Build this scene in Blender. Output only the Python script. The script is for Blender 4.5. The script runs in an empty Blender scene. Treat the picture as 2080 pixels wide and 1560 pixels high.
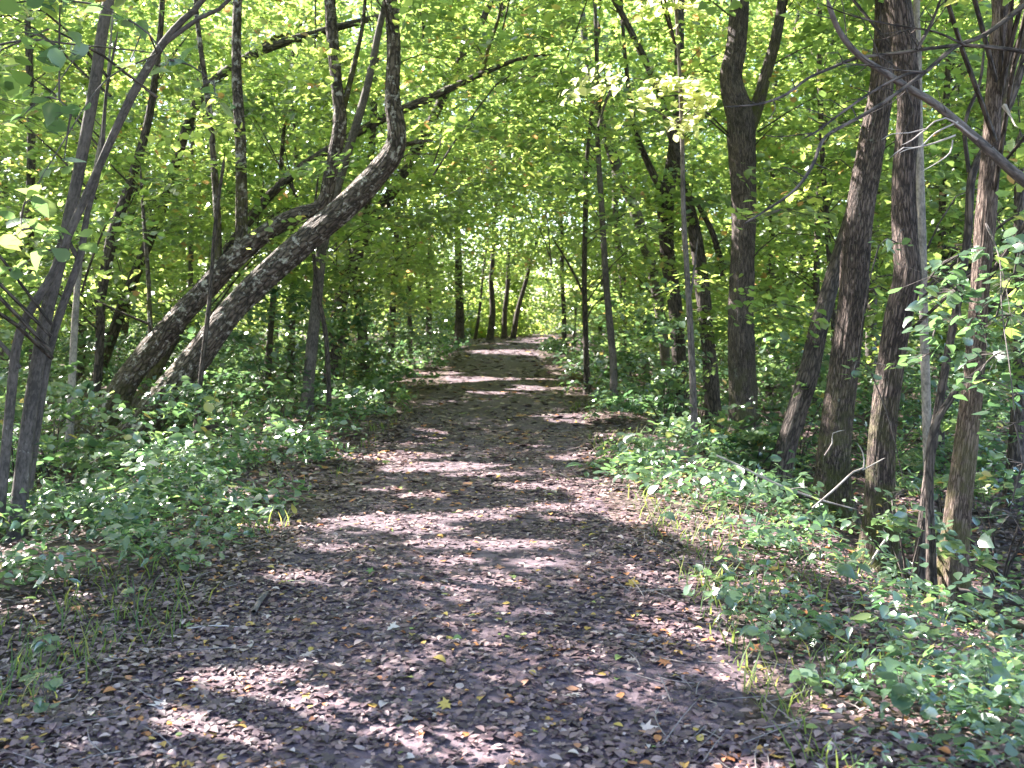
import bpy, math
import numpy as np
rng = np.random.default_rng(11)
R = math.radians
scene = bpy.context.scene
COL = scene.collection
F, CX, HY, CAMZ = 2080.0, 1040.0, 650.0, 1.6      # focal length in photo pixels, image centre, horizon row, eye height

# ------------------------------------------------------------------ noise
_tab = np.random.default_rng(3).random((32, 32, 32))
def vnoise(x, y, z=0.0):
    x, y, z = np.broadcast_arrays(np.asarray(x, float), np.asarray(y, float), np.asarray(z, float))
    xi, yi, zi = np.floor(x).astype(int), np.floor(y).astype(int), np.floor(z).astype(int)
    fx, fy, fz = x-xi, y-yi, z-zi
    fx, fy, fz = [f*f*(3-2*f) for f in (fx, fy, fz)]
    g = lambda a, b, c: _tab[(xi+a) % 32, (yi+b) % 32, (zi+c) % 32]
    r = 0
    for a in (0, 1):
        for b in (0, 1):
            for c in (0, 1):
                r = r + g(a, b, c)*(fx if a else 1-fx)*(fy if b else 1-fy)*(fz if c else 1-fz)
    return r
def sstep(a, b, x):
    t = np.clip((np.asarray(x, float)-a)/(b-a), 0, 1); return t*t*(3-2*t)

# ------------------------------------------------------------------ terrain
def xc(y):                                        # the path's centre line
    y = np.asarray(y, float)
    return -0.35 + 3.2*sstep(40, 72, y)
def hgt(x, y):
    x = np.asarray(x, float); y = np.asarray(y, float)
    dx = x-xc(y)
    h = -0.30*sstep(2.2, 5.5, -dx) - 0.78*sstep(2.1, 4.3, dx) + 0.62*sstep(24, 60, y)
    h = h + 0.10*(vnoise(x*0.6+7, y*0.6)-0.5) + 0.03*(vnoise(x*2.3, y*2.3+3)-0.5)
    h = h + 0.5*(vnoise(x*0.13+2, y*0.13+9)-0.5)*sstep(4, 10, np.abs(dx))
    return h
def P(px, py, Y):
    return np.array([(px-CX)*Y/F, Y, CAMZ-(py-HY)*Y/F])
def proj(p):
    Y = np.maximum(p[:, 1], 0.05)
    return CX+p[:, 0]*F/Y, HY-(p[:, 2]-CAMZ)*F/Y
def ground_at(px, py):
    lo, hi = 1.5, 90.0
    for Y in np.linspace(lo, hi, 1200):
        p = P(px, py, Y)
        if p[2] <= hgt(p[0], p[1]): return p
    return P(px, py, hi)

SUN_AZ, SUN_EL = R(-58), R(41)                    # clockwise from +Y
SUN = np.array([math.sin(SUN_AZ)*math.cos(SUN_EL), math.cos(SUN_AZ)*math.cos(SUN_EL), math.sin(SUN_EL)])

# ------------------------------------------------------------------ mesh helpers
def new_mesh(name, V, faces, nper, mat, smooth=True, tint=None, bark=None):
    me = bpy.data.meshes.new(name)
    V = np.ascontiguousarray(V, np.float32); faces = np.ascontiguousarray(faces, np.int32)
    nf = len(faces)
    me.vertices.add(len(V)); me.vertices.foreach_set('co', V.ravel())
    me.loops.add(nf*nper); me.loops.foreach_set('vertex_index', faces.ravel())
    me.polygons.add(nf); me.polygons.foreach_set('loop_start', np.arange(nf, dtype=np.int32)*nper)
    me.polygons.foreach_set('use_smooth', np.full(nf, smooth))
    me.update(calc_edges=True)
    if tint is not None:
        a = me.attributes.new('tint', 'FLOAT', 'FACE'); a.data.foreach_set('value', np.ascontiguousarray(tint, np.float32))
    if bark is not None:
        a = me.attributes.new('bark', 'FLOAT_VECTOR', 'POINT'); a.data.foreach_set('vector', np.ascontiguousarray(bark, np.float32).ravel())
    me.materials.append(mat)
    return me
def link(name, me, parent=None, loc=None):
    o = bpy.data.objects.new(name, me); COL.objects.link(o)
    if parent is not None: o.parent = parent
    if loc is not None: o.location = loc
    return o
def tag(o, label=None, cat=None, group=None, kind=None):
    for k, v in (('label', label), ('category', cat), ('group', group), ('kind', kind)):
        if v: o[k] = v
    return o

def catmull(pts, rad, step):
    pts = np.asarray(pts, float); rad = np.asarray(rad, float)
    if len(pts) < 3:
        n = max(2, int(np.linalg.norm(pts[-1]-pts[0])/step)+1)
        t = np.linspace(0, 1, n)[:, None]
        return pts[0]*(1-t)+pts[-1]*t, rad[0]*(1-t[:, 0])+rad[-1]*t[:, 0]
    E = np.vstack([2*pts[0]-pts[1], pts, 2*pts[-1]-pts[-2]])
    out, rr = [], []
    for i in range(1, len(E)-2):
        p0, p1, p2, p3 = E[i-1:i+3]
        n = max(2, int(np.linalg.norm(p2-p1)/step))
        t = np.linspace(0, 1, n, endpoint=False)[:, None]
        out.append(0.5*(2*p1+(p2-p0)*t+(2*p0-5*p1+4*p2-p3)*t*t+(3*p1-p0-3*p2+p3)*t**3))
        rr.append(rad[i-1]*(1-t[:, 0])+rad[i]*t[:, 0])
    out.append(pts[-1:]); rr.append(rad[-1:])
    return np.vstack(out), np.concatenate(rr)

class Tubes:
    def __init__(s): s.V, s.Fc, s.B, s.n = [], [], [], 0
    def add(s, pts, rad, seg=8, step=0.3, flare=0.0, rough=0.0, seed=0.0, wob=0.0, furrow=0.0):
        p, r = catmull(pts, rad, step)
        d = np.linalg.norm(np.diff(p, axis=0), axis=1); sl = np.concatenate([[0], np.cumsum(d)])
        if wob:
            p = p.copy()
            p[:, 0] += wob*(vnoise(sl*1.6+seed, seed*3.1)-0.5)*np.minimum(1, sl*2)
            p[:, 1] += wob*(vnoise(sl*1.6+seed+9, seed*1.7)-0.5)*np.minimum(1, sl*2)
        T = np.gradient(p, axis=0); T /= np.linalg.norm(T, axis=1)[:, None]+1e-9
        r0 = r
        n = len(p)
        u = np.cross(T[0], [0, 1, 0.01]); u /= np.linalg.norm(u)+1e-9
        U = np.empty((n, 3)); W = np.empty((n, 3))
        for i in range(n):
            u = u-T[i]*np.dot(u, T[i]); u /= np.linalg.norm(u)+1e-9
            U[i] = u; W[i] = np.cross(T[i], u)
        a = np.arange(seg)*2*math.pi/seg
        ca, sa = np.cos(a), np.sin(a)
        rr = r[:, None]*np.ones(seg)
        if flare: rr = rr*(1+flare*np.exp(-sl[:, None]/.24)*(1.15+.6*np.cos(a[None]*4+seed)+.35*np.cos(a[None]*7+seed*2)))
        if furrow: rr = rr*(1+furrow*(np.abs(vnoise(ca[None]*9+seed, sa[None]*9, sl[:, None]*2.2)-.5)*2-.35)+furrow*.5*(vnoise(ca[None]*20, sa[None]*20+seed, sl[:, None]*6)-.5))
        if rough:
            rr = rr*(1+rough*2*(vnoise(ca[None]*1.3+seed, sa[None]*1.3, sl[:, None]*1.5)-0.5)
                     + rough*0.9*(vnoise(ca[None]*4+seed+5, sa[None]*4, sl[:, None]*3.0)-0.5))
        V = p[:, None]+rr[..., None]*(ca[None, :, None]*U[:, None]+sa[None, :, None]*W[:, None])
        B = np.stack([np.broadcast_to(ca, (n, seg))*r[:, None]+seed*3, np.broadcast_to(sa, (n, seg))*r[:, None], np.broadcast_to(sl[:, None], (n, seg))], -1)
        i = np.arange(n-1)[:, None]; j = np.arange(seg)[None]
        jn = (j+1) % seg
        Fq = np.stack(np.broadcast_arrays(i*seg+j, i*seg+jn, (i+1)*seg+jn, (i+1)*seg+j), -1).reshape(-1, 4)+s.n
        # a closed tip: the last ring shrinks to a point-like ring
        V[-1] = p[-1]+(V[-1]-p[-1])*0.12
        s.V.append(V.reshape(-1, 3)); s.B.append(B.reshape(-1, 3)); s.Fc.append(Fq); s.n += n*seg
    def build(s, name, mat, parent=None, origin=(0, 0, 0)):
        me = new_mesh(name, np.vstack(s.V)-np.asarray(origin), np.vstack(s.Fc), 4, mat, True, bark=np.vstack(s.B))
        return link(name, me, parent)

# leaf templates: (u along, v across, n up), faces
T6 = (np.array([[0, 0, 0], [.28, .33, .07], [.66, .29, .05], [1, 0, -.13], [.66, -.29, .05], [.28, -.33, .07]]), np.array([[0, 1, 2, 3], [0, 3, 4, 5]]))
T4 = (np.array([[0, 0, 0], [.45, .40, .05], [1, 0, -.1], [.45, -.40, .05]]), np.array([[0, 1, 2, 3]]))
def ovate():                                      # a pointed leaf folded along its midrib, wavy edge
    mid = [(0, 0, 0), (.2, 0, .0), (.45, 0, -.01), (.74, 0, -.05), (1.04, 0, -.16)]
    ed = [(.15, .25, .06), (.42, .345, .08), (.72, .205, .02)]
    V = list(mid)+list(ed)+[(a, -b, c+.02) for a, b, c in ed]
    Fc = []
    for o in (5, 8):
        t = [(0, 1, o), (1, 2, o+1), (1, o+1, o), (2, 3, o+2), (2, o+2, o+1), (3, 4, o+2)]
        Fc += [f if o == 5 else (f[0], f[2], f[1]) for f in t]
    return np.array(V, float), np.array(Fc)
TO = ovate()
def star():                                       # a lobed maple leaf, cupped
    prof = [(0, .10), (35, .42), (60, .30), (88, .66), (112, .36), (150, .74), (166, .40), (180, .98)]
    pts = []
    for a, r in prof: pts.append((math.radians(a), r))
    full = pts + [(2*math.pi-a, r) for a, r in reversed(pts[1:-1])]
    V = [[0.45, 0, 0.0]]
    for a, r in full:
        x = 0.45-0.55*r*math.cos(a); y = 0.6*r*math.sin(a)
        V.append([x, y, 0.22*abs(y)-0.12*(x-.45)**2])
    n = len(full)
    Fc = [[0, 1+i, 1+(i+1) % n] for i in range(n)]
    return np.array(V), np.array(Fc)
TS = star()
def TCURL():                                      # a dry curled leaf
    V = []
    for i, u in enumerate(np.linspace(0, 1, 5)):
        w = [0.02, .26, .32, .22, .01][i]
        z = 0.16*math.sin(u*3.1)
        V += [[u, -w, z+0.16*w/.3], [u, 0, z-0.02], [u, w, z+0.10*w/.3]]
    Fc = []
    for i in range(4):
        for k in (0, 1):
            a = i*3+k; Fc.append([a, a+3, a+4, a+1])
    return np.array(V), np.array(Fc)
TC = TCURL()

def leaves_mesh(name, C, N, size, tint, mat, tmpl, width=None, smooth=True, flat=1.):
    """C centres, N normals, one leaf each"""
    n = len(C)
    V0, F0 = tmpl
    N = N/(np.linalg.norm(N, axis=1)[:, None]+1e-9)
    a = rng.normal(size=(n, 3)); U = np.cross(N, a); U /= np.linalg.norm(U, axis=1)[:, None]+1e-9
    W = np.cross(N, U)
    s = size[:, None, None]
    wd = (rng.uniform(.8, 1.25, n) if width is None else width)[:, None, None]
    curl = flat*rng.uniform(-.3, 1.6, n)[:, None, None]
    v = V0[None]
    V = C[:, None]+s*((v[..., 0:1]-.5)*U[:, None]+wd*v[..., 1:2]*W[:, None]+curl*v[..., 2:3]*N[:, None])
    k = len(V0)
    Fa = (F0[None]+(np.arange(n)*k)[:, None, None]).reshape(-1, F0.shape[1])
    return new_mesh(name, V.reshape(-1, 3), Fa, F0.shape[1], mat, smooth, tint=np.repeat(tint, len(F0)))

# ------------------------------------------------------------------ materials
def nodes(name):
    m = bpy.data.materials.new(name); m.use_nodes = True
    nt = m.node_tree; nt.nodes.clear()
    out = nt.nodes.new('ShaderNodeOutputMaterial')
    return m, nt, out
def ramp(nt, stops, interp='LINEAR'):
    r = nt.nodes.new('ShaderNodeValToRGB'); r.color_ramp.interpolation = interp
    el = r.color_ramp.elements
    while len(el) > 1: el.remove(el[0])
    el[0].position, el[0].color = stops[0][0], (*stops[0][1], 1)
    for p, c in stops[1:]:
        e = el.new(p); e.color = (*c, 1)
    return r
def leaf_material(name, refl, trans, mix=0.5, rough=0.4, spec=0.5):
    m, nt, out = nodes(name); L = nt.links.new
    at = nt.nodes.new('ShaderNodeAttribute'); at.attribute_name = 'tint'
    r1, r2 = ramp(nt, refl), ramp(nt, trans)
    L(at.outputs['Fac'], r1.inputs[0]); L(at.outputs['Fac'], r2.inputs[0])
    pb = nt.nodes.new('ShaderNodeBsdfPrincipled'); pb.inputs['Roughness'].default_value = rough
    pb.inputs['Specular IOR Level'].default_value = spec
    L(r1.outputs[0], pb.inputs['Base Color'])
    tr = nt.nodes.new('ShaderNodeBsdfTranslucent'); L(r2.outputs[0], tr.inputs['Color'])
    mx = nt.nodes.new('ShaderNodeMixShader'); mx.inputs[0].default_value = mix
    L(pb.outputs[0], mx.inputs[1]); L(tr.outputs[0], mx.inputs[2]); L(mx.outputs[0], out.inputs[0])
    return m
GREEN_R = [(0, (.045, .085, .042)), (.35, (.065, .12, .05)), (.7, (.095, .155, .05)), (.90, (.15, .19, .06)), (.97, (.32, .27, .08)), (1, (.30, .14, .06))]
GREEN_T = [(0, (.28, .42, .11)), (.35, (.41, .55, .13)), (.7, (.55, .67, .15)), (.90, (.72, .77, .20)), (.97, (.84, .72, .22)), (1, (.72, .42, .16))]
M_LEAF = leaf_material('canopy_leaf', GREEN_R, GREEN_T, 0.57, 0.30, 1.3)
LOW_R = [(0, (.040, .075, .052)), (.4, (.060, .105, .066)), (.75, (.09, .145, .068)), (.93, (.15, .19, .07)), (1, (.42, .32, .08))]
LOW_T = [(0, (.15, .32, .12)), (.4, (.26, .45, .15)), (.75, (.42, .60, .18)), (.93, (.58, .68, .2)), (1, (.8, .62, .2))]
M_LOW = leaf_material('low_plant_leaf', LOW_R, LOW_T, 0.33, 0.27, 2.0)
M_GRASS = leaf_material('grass_blade', [(p, tuple(c*.8 for c in col)) for p, col in GREEN_R], [(p, tuple(c*.8 for c in col)) for p, col in GREEN_T], .35, .6, .25)
M_SUNPAINT = leaf_material('painted_sunlit_leaf', [(0, (.40, .46, .14)), (.6, (.55, .54, .20)), (1, (.62, .44, .16))], [(0, (.84, .90, .42)), (.6, (.93, .91, .52)), (1, (.92, .68, .28))], 0.5, 0.4, 0.5)  # glare of direct sun put into the colour of a paler leaf
LIT = [(0, (.042, .027, .037)), (.18, (.086, .053, .067)), (.40, (.165, .102, .112)), (.60, (.27, .178, .178)), (.76, (.41, .31, .295)), (.86, (.52, .43, .39)),
       (.90, (.36, .13, .055)), (.94, (.42, .27, .07)), (.97, (.22, .26, .08)), (1, (.10, .17, .06))]
M_LITTER = leaf_material('dry_leaf', LIT, [(p, tuple(c*1.1 for c in col)) for p, col in LIT], 0.12, 0.5, 0.45)

def bark_material(name, dark, light, ridge=55., stretch=.16, bump=.8, lichen=None, lich_amt=.0, moss=None, dist=.02, vor=.7):
    m, nt, out = nodes(name); L = nt.links.new
    at = nt.nodes.new('ShaderNodeAttribute'); at.attribute_name = 'bark'
    mp = nt.nodes.new('ShaderNodeMapping'); mp.inputs['Scale'].default_value = (1, 1, stretch)
    L(at.outputs['Vector'], mp.inputs[0])
    n1 = nt.nodes.new('ShaderNodeTexNoise'); n1.inputs['Scale'].default_value = ridge; n1.inputs['Detail'].default_value = 5; n1.inputs['Distortion'].default_value = .35
    L(mp.outputs[0], n1.inputs['Vector'])
    v1 = nt.nodes.new('ShaderNodeTexVoronoi'); v1.feature = 'DISTANCE_TO_EDGE'; v1.inputs['Scale'].default_value = ridge*.55
    mv = nt.nodes.new('ShaderNodeMix'); mv.data_type = 'VECTOR'; mv.inputs[0].default_value = .03
    L(mp.outputs[0], mv.inputs[4]); L(n1.outputs['Color'], mv.inputs[5]); L(mv.outputs[1], v1.inputs['Vector'])
    cl = nt.nodes.new('ShaderNodeMapRange'); cl.inputs[1].default_value = 0.; cl.inputs[2].default_value = .22
    L(v1.outputs['Distance'], cl.inputs[0])
    hm = nt.nodes.new('ShaderNodeMath'); hm.operation = 'MULTIPLY_ADD'; hm.inputs[1].default_value = vor
    L(cl.outputs[0], hm.inputs[0]); L(n1.outputs['Fac'], hm.inputs[2])
    n2 = nt.nodes.new('ShaderNodeTexNoise'); n2.inputs['Scale'].default_value = 4.; n2.inputs['Detail'].default_value = 6
    L(at.outputs['Vector'], n2.inputs['Vector'])
    cr = ramp(nt, [(.20+.21*vor, dark), (.42+.57*vor, light)])
    hs = nt.nodes.new('ShaderNodeMath'); hs.operation = 'MULTIPLY_ADD'; hs.inputs[1].default_value = .62
    L(hm.outputs[0], hs.inputs[0]); 
    n2s = nt.nodes.new('ShaderNodeMath'); n2s.operation = 'MULTIPLY_ADD'; n2s.inputs[1].default_value = .6; n2s.inputs[2].default_value = -.3
    L(n2.outputs['Fac'], n2s.inputs[0]); L(n2s.outputs[0], hs.inputs[2])
    L(hs.outputs[0], cr.inputs[0])
    colr = cr.outputs[0]
    def over(colr, colour, scale, lo, hi, vec=at.outputs['Vector'], zfade=None):
        nn = nt.nodes.new('ShaderNodeTexNoise'); nn.inputs['Scale'].default_value = scale; nn.inputs['Detail'].default_value = 7; nn.inputs['Roughness'].default_value = .7
        L(vec, nn.inputs['Vector'])
        mr = nt.nodes.new('ShaderNodeMapRange'); mr.inputs[1].default_value = lo; mr.inputs[2].default_value = hi
        L(nn.outputs['Fac'], mr.inputs[0])
        fac = mr.outputs[0]
        if zfade:
            sp = nt.nodes.new('ShaderNodeSeparateXYZ'); L(at.outputs['Vector'], sp.inputs[0])
            zr = nt.nodes.new('ShaderNodeMapRange'); zr.inputs[1].default_value = zfade[0]; zr.inputs[2].default_value = zfade[1]; zr.inputs[3].default_value = 1; zr.inputs[4].default_value = 0
            L(sp.outputs[2], zr.inputs[0])
            mu = nt.nodes.new('ShaderNodeMath'); mu.operation = 'MULTIPLY'; L(fac, mu.inputs[0]); L(zr.outputs[0], mu.inputs[1]); fac = mu.outputs[0]
        mx = nt.nodes.new('ShaderNodeMix'); mx.data_type = 'RGBA'; L(fac, mx.inputs[0]); L(colr, mx.inputs[6]); mx.inputs[7].default_value = (*colour, 1)
        return mx.outputs[2]
    if lichen: colr = over(colr, lichen, 9., .60-lich_amt, .66-lich_amt)
    if moss: colr = over(colr, moss, 7., .42, .58, zfade=(.4, 2.2))
    pb = nt.nodes.new('ShaderNodeBsdfPrincipled'); pb.inputs['Roughness'].default_value = .85; pb.inputs['Specular IOR Level'].default_value = .3
    L(colr, pb.inputs['Base Color'])
    bp = nt.nodes.new('ShaderNodeBump'); bp.inputs['Strength'].default_value = bump; bp.inputs['Distance'].default_value = dist
    L(hm.outputs[0], bp.inputs['Height']); L(bp.outputs[0], pb.inputs['Normal']); L(pb.outputs[0], out.inputs[0])
    return m
B_RIDGE = bark_material('ridged_bark', (.040, .028, .027), (.175, .125, .11), 75, .16, 1., (.20, .19, .16), -.03, (.10, .10, .035), dist=.03)
B_FINE = bark_material('fine_furrowed_bark', (.05, .038, .038), (.21, .16, .15), 95, .10, 1., (.24, .23, .20), -.02, (.11, .11, .04), dist=.02)
B_BROWN = bark_material('brown_bark', (.045, .028, .024), (.20, .142, .12), 110, .12, .8, (.22, .18, .15), -.04, (.10, .09, .035), dist=.012)
B_STEM = bark_material('stem_bark', (.045, .038, .036), (.125, .102, .098), 60, .4, .5, (.24, .22, .20), -.05, dist=.008, vor=.12)
B_GREY = bark_material('grey_bark', (.055, .046, .044), (.17, .14, .132), 60, .3, .6, dist=.012, vor=.2)
B_PALE = bark_material('pale_smooth_bark', (.13, .11, .105), (.32, .27, .25), 50, .5, .4, dist=.006, vor=.1)
B_DARK = bark_material('dark_bark', (.030, .023, .022), (.13, .10, .09), 50, .2, .8, dist=.02)
B_LICHEN = bark_material('lichen_bark', (.035, .027, .024), (.145, .11, .097), 34, .35, 1., (.42, .38, .36), .05, (.075, .07, .022), dist=.03)
B_DEAD = bark_material('bare_dead_wood', (.20, .16, .15), (.50, .43, .40), 60, .15, .5, dist=.006, vor=.15)
B_MOSSDK = bark_material('dark_mossy_bark', (.028, .022, .02), (.13, .10, .085), 40, .25, .9, (.22, .20, .19), .0, (.16, .15, .03), dist=.02)

def ground_material(name, c0, c1, c2):
    m, nt, out = nodes(name); L = nt.links.new
    tc = nt.nodes.new('ShaderNodeTexCoord')
    n1 = nt.nodes.new('ShaderNodeTexNoise'); n1.inputs['Scale'].default_value = 26; n1.inputs['Detail'].default_value = 8; n1.inputs['Roughness'].default_value = .7
    n2 = nt.nodes.new('ShaderNodeTexNoise'); n2.inputs['Scale'].default_value = 1.1; n2.inputs['Detail'].default_value = 4
    vo = nt.nodes.new('ShaderNodeTexVoronoi'); vo.inputs['Scale'].default_value = 17
    for n in (n1, n2, vo): L(tc.outputs['Object'], n.inputs['Vector'])
    cr = ramp(nt, [(.3, c0), (.52, c1), (.75, c2)])
    ad = nt.nodes.new('ShaderNodeMath'); ad.operation = 'MULTIPLY_ADD'; ad.inputs[1].default_value = .5; 
    sp = nt.nodes.new('ShaderNodeSeparateColor'); L(vo.outputs['Color'], sp.inputs[0])
    md = nt.nodes.new('ShaderNodeMath'); md.operation = 'MULTIPLY_ADD'; md.inputs[1].default_value = .28; L(sp.outputs[0], md.inputs[0])
    hf = nt.nodes.new('ShaderNodeMath'); hf.operation = 'MULTIPLY'; hf.inputs[1].default_value = .45; L(n1.outputs['Fac'], hf.inputs[0])
    L(hf.outputs[0], md.inputs[2])
    L(n2.outputs['Fac'], ad.inputs[0]); ad.inputs[1].default_value = .3; L(md.outputs[0], ad.inputs[2])
    L(ad.outputs[0], cr.inputs[0])
    pb = nt.nodes.new('ShaderNodeBsdfPrincipled'); pb.inputs['Roughness'].default_value = .9; pb.inputs['Specular IOR Level'].default_value = .25
    L(cr.outputs[0], pb.inputs['Base Color'])
    bp = nt.nodes.new('ShaderNodeBump'); bp.inputs['Strength'].default_value = .9; bp.inputs['Distance'].default_value = .03
    L(md.outputs[0], bp.inputs['Height']); L(bp.outputs[0], pb.inputs['Normal']); L(pb.outputs[0], out.inputs[0])
    return m
M_GROUND = ground_material('forest_soil', (.035, .026, .024), (.09, .062, .055), (.18, .13, .115))
M_PATH = ground_material('trodden_path', (.050, .036, .047), (.112, .079, .096), (.20, .148, .162))

# ------------------------------------------------------------------ ground and path sheets
def axis(segs):
    out = []
    for a, b, s in segs: out.append(np.arange(a, b, s))
    out.append([segs[-1][1]]); return np.concatenate(out)
gx = axis([(-240, -60, 20), (-60, -20, 2.5), (-20, -8, .6), (-8, 8, .2), (8, 20, .6), (20, 60, 2.5), (60, 240, 20)])
gy = axis([(-120, -20, 12), (-20, 0, 2), (0, 30, .2), (30, 80, .6), (80, 130, 5), (130, 330, 25)])
def sheet(name, X, Y, Z, mat):
    ny, nx = X.shape
    V = np.stack([X, Y, Z], -1).reshape(-1, 3)
    i = np.arange(ny-1)[:, None]; j = np.arange(nx-1)[None]
    Fq = np.stack(np.broadcast_arrays(i*nx+j, i*nx+j+1, (i+1)*nx+j+1, (i+1)*nx+j), -1).reshape(-1, 4)
    return link(name, new_mesh(name, V, Fq, 4, mat))
X, Y = np.meshgrid(gx, gy)
tag(sheet('ground', X, Y, hgt(X, Y), M_GROUND), 'leaf strewn forest floor either side of the path', 'ground', kind='structure')
py_ = axis([(-12, 0, 1), (0, 30, .2), (30, 84, .6)]); t = np.linspace(-1, 1, 29)
X, Y = np.meshgrid(t, py_)
hw = 1.5+.35*(vnoise(Y*.35, X*0+np.sign(X)*4)-.5)*2
XX = xc(Y)+X*hw
tag(sheet('path', XX, Y, hgt(XX, Y)+.012-.05*sstep(.75, 1, np.abs(X)), M_PATH), 'trodden earth footpath running straight into the woods', 'path', kind='structure')

# ------------------------------------------------------------------ trees from the photograph: every stem has its own distance and real thickness
TREES = []
class Tree: pass
def stem3d(pl, d, d1=None):
    pl = np.asarray(pl, float)
    n = len(pl); ds = np.linspace(d, d if d1 is None else d1, n)
    pts = np.array([P(a, b, Y) for (a, b, w), Y in zip(pl, ds)])
    return pts, pl[:, 2]*ds/F/2*.89
def add_tree(name, label, d, stems, mat, cat='tree', group=None, top=None, d1=None, rough=.10, wob=.0, flare=.65, crown=True, crown_top=11., seg=None):
    """stems: list of pixel polylines (px, py, width); the first starts at the ground"""
    tr = Tree(); tr.name = name; tr.crown_pts = []; tr.d = d; tr.crown = crown; tr.clusters = []
    tb = Tubes()
    mask = []
    for k, pl in enumerate(stems):
        off = 0.0
        if isinstance(pl, tuple): pl, off = pl
        pts, rad = stem3d(pl, d+off, (d1 if d1 is not None else d)+off)
        mask.append((np.asarray(pl, float), d))
        if k == 0:
            g = hgt(pts[0, 0], pts[0, 1])
            dr = (pts[0]-pts[1]); dr = dr/np.linalg.norm(dr)
            zz = pts[0, 2]-(g-.12)
            if zz > 0:
                e = pts[0]+dr*min(zz/max(.3, abs(dr[2])), 3); e[2] = hgt(e[0], e[1])-.12
                pts = np.vstack([e, pts]); rad = np.concatenate([[rad[0]*1.08], rad])
            tr.base = np.array([pts[0, 0], pts[0, 1], hgt(pts[0, 0], pts[0, 1])])
        if pl[-1][1] <= 25 and top is not False:
            dr = pts[-1]-pts[-2]; dr = dr/np.linalg.norm(dr)
            zt = crown_top-rng.uniform(.3, 1.5)
            q = pts[-1].copy(); rr = rad[-1]; ext, er = [], []
            for _ in range(6):
                if q[2] > zt: break
                dr = dr*.8+np.array([rng.normal()*.12, rng.normal()*.12, .30]); dr /= np.linalg.norm(dr)
                q = q+dr*max(.5, (zt-pts[-1, 2])/5); rr = max(.02, rr*.74); ext.append(q.copy()); er.append(rr)
            if ext: pts = np.vstack([pts, ext]); rad = np.concatenate([rad, er])
        near = d < 14
        fur = .09 if mat in (B_RIDGE, B_LICHEN, B_FINE, B_BROWN) and k < 3 and pl[0][2] > 20 else 0
        tb.add(pts, rad, seg or (64 if fur else 20 if near else 12), .05 if fur else .10 if near else .2, flare if k == 0 else 0, rough, seed=d+k*1.7+pl[0][0]*.01, wob=wob, furrow=fur)
        cp = pts[pts[:, 2] > 1.9]
        if len(cp): tr.crown_pts.append(cp)
    if d < 17 and stems[0][0][2] > 40 and name != 'stem_clump':
        w0 = stems[0][0][2]*d/F/2
        for k in range(6):
            a = k*1.05+rng.uniform(-.3, .3); ln = rng.uniform(.35, .75)+w0; o = np.array([math.cos(a), math.sin(a), 0])
            q = [tr.base+o*w0*.35+[0, 0, .30], tr.base+o*(w0*1.05)+[0, 0, .07], tr.base+o*ln, tr.base+o*ln*1.35]
            q[2][2] = hgt(q[2][0], q[2][1])+.0; q[3][2] = hgt(q[3][0], q[3][1])-.06
            tb.add(q, [w0*.42, w0*.34, w0*.18, w0*.06], 10, .06, 0, .12, seed=k+d)
    tr.root = link(name, None, None, tr.base); tag(tr.root, label, cat, group)
    tr.trunk = tb.build('trunk', mat, tr.root, tr.base)
    tr.mask = mask; tr.mat = mat
    tr.crown_pts = np.vstack(tr.crown_pts) if tr.crown_pts else np.array([tr.base+[0, 0, 2.]])
    TREES.append(tr)
    return tr

# --- left of the path
add_tree('stem_clump', 'clump of four slender grey stems rising together at the left edge of the path bank', 7.9, [
    [(32, 1095, 36), (58, 860, 32), (92, 650, 29), (124, 520, 28), (160, 350, 27), (190, 190, 26), (222, -5, 25)],
    ([(-2, 1060, 24), (20, 830, 22), (34, 700, 21), (56, 640, 20), (105, 560, 19), (130, 500, 19), (165, 420, 18), (205, 330, 17), (270, 190, 20), (330, 90, 18), (372, 40, 15), (420, -10, 12)], -.18),
    ([(328, 92, 12), (400, 40, 10), (475, -10, 9)], -.18),
    ([(56, 990, 24), (84, 800, 21), (105, 690, 20), (135, 600, 18), (163, 520, 17), (178, 430, 13), (205, 330, 10), (216, 190, 7), (240, 60, 5)], .1),
    ([(163, 535, 12), (150, 510, 11), (136, 480, 8), (128, 430, 6)], .1),
    ([(40, 748, 13), (20, 720, 11), (-6, 690, 10), (-60, 640, 8)], -.18),
    ([(-20, 95, 5), (60, 80, 5), (130, 88, 5), (230, 98, 4), (320, 108, 3)], -.9)], B_STEM, rough=.07, crown_top=9.)
LEAN_F = add_tree('leaning_tree', 'front one of the two leaning lichen patched trunks, bending upright at its top', 15.2, [
    [(300, 850, 74), (345, 790, 66), (400, 725, 60), (500, 600, 58), (600, 505, 58), (690, 430, 58), (760, 360, 54), (797, 312, 50), (806, 270, 42), (797, 200, 36), (800, 100, 33), (795, -5, 30)],
    [(800, 300, 12), (850, 288, 9), (880, 285, 5)]], B_LICHEN, d1=15.0, rough=.12)
add_tree('leaning_tree', 'rear one of the two leaning trunks, with several upright stems growing from it', 16.0, [
    [(200, 880, 84), (235, 815, 66), (270, 755, 56), (370, 640, 52), (480, 520, 46), (545, 470, 40), (600, 440, 40), (640, 428, 38), (660, 408, 34), (672, 350, 30), (690, 250, 30), (684, 170, 28), (676, 80, 27), (670, -5, 25)],
    [(482, 520, 34), (490, 470, 28), (489, 300, 25), (481, 150, 22), (483, -5, 20)],
    [(430, 575, 24), (443, 510, 18), (436, 350, 15), (426, 230, 13), (408, 100, 11), (398, -5, 10)],
    [(306, 690, 11), (301, 560, 10), (291, 430, 8), (285, 330, 5)],
    [(692, 240, 14), (715, 150, 12), (735, 60, 9), (742, -5, 8)]], B_LICHEN, d1=16.0, rough=.12)
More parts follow.
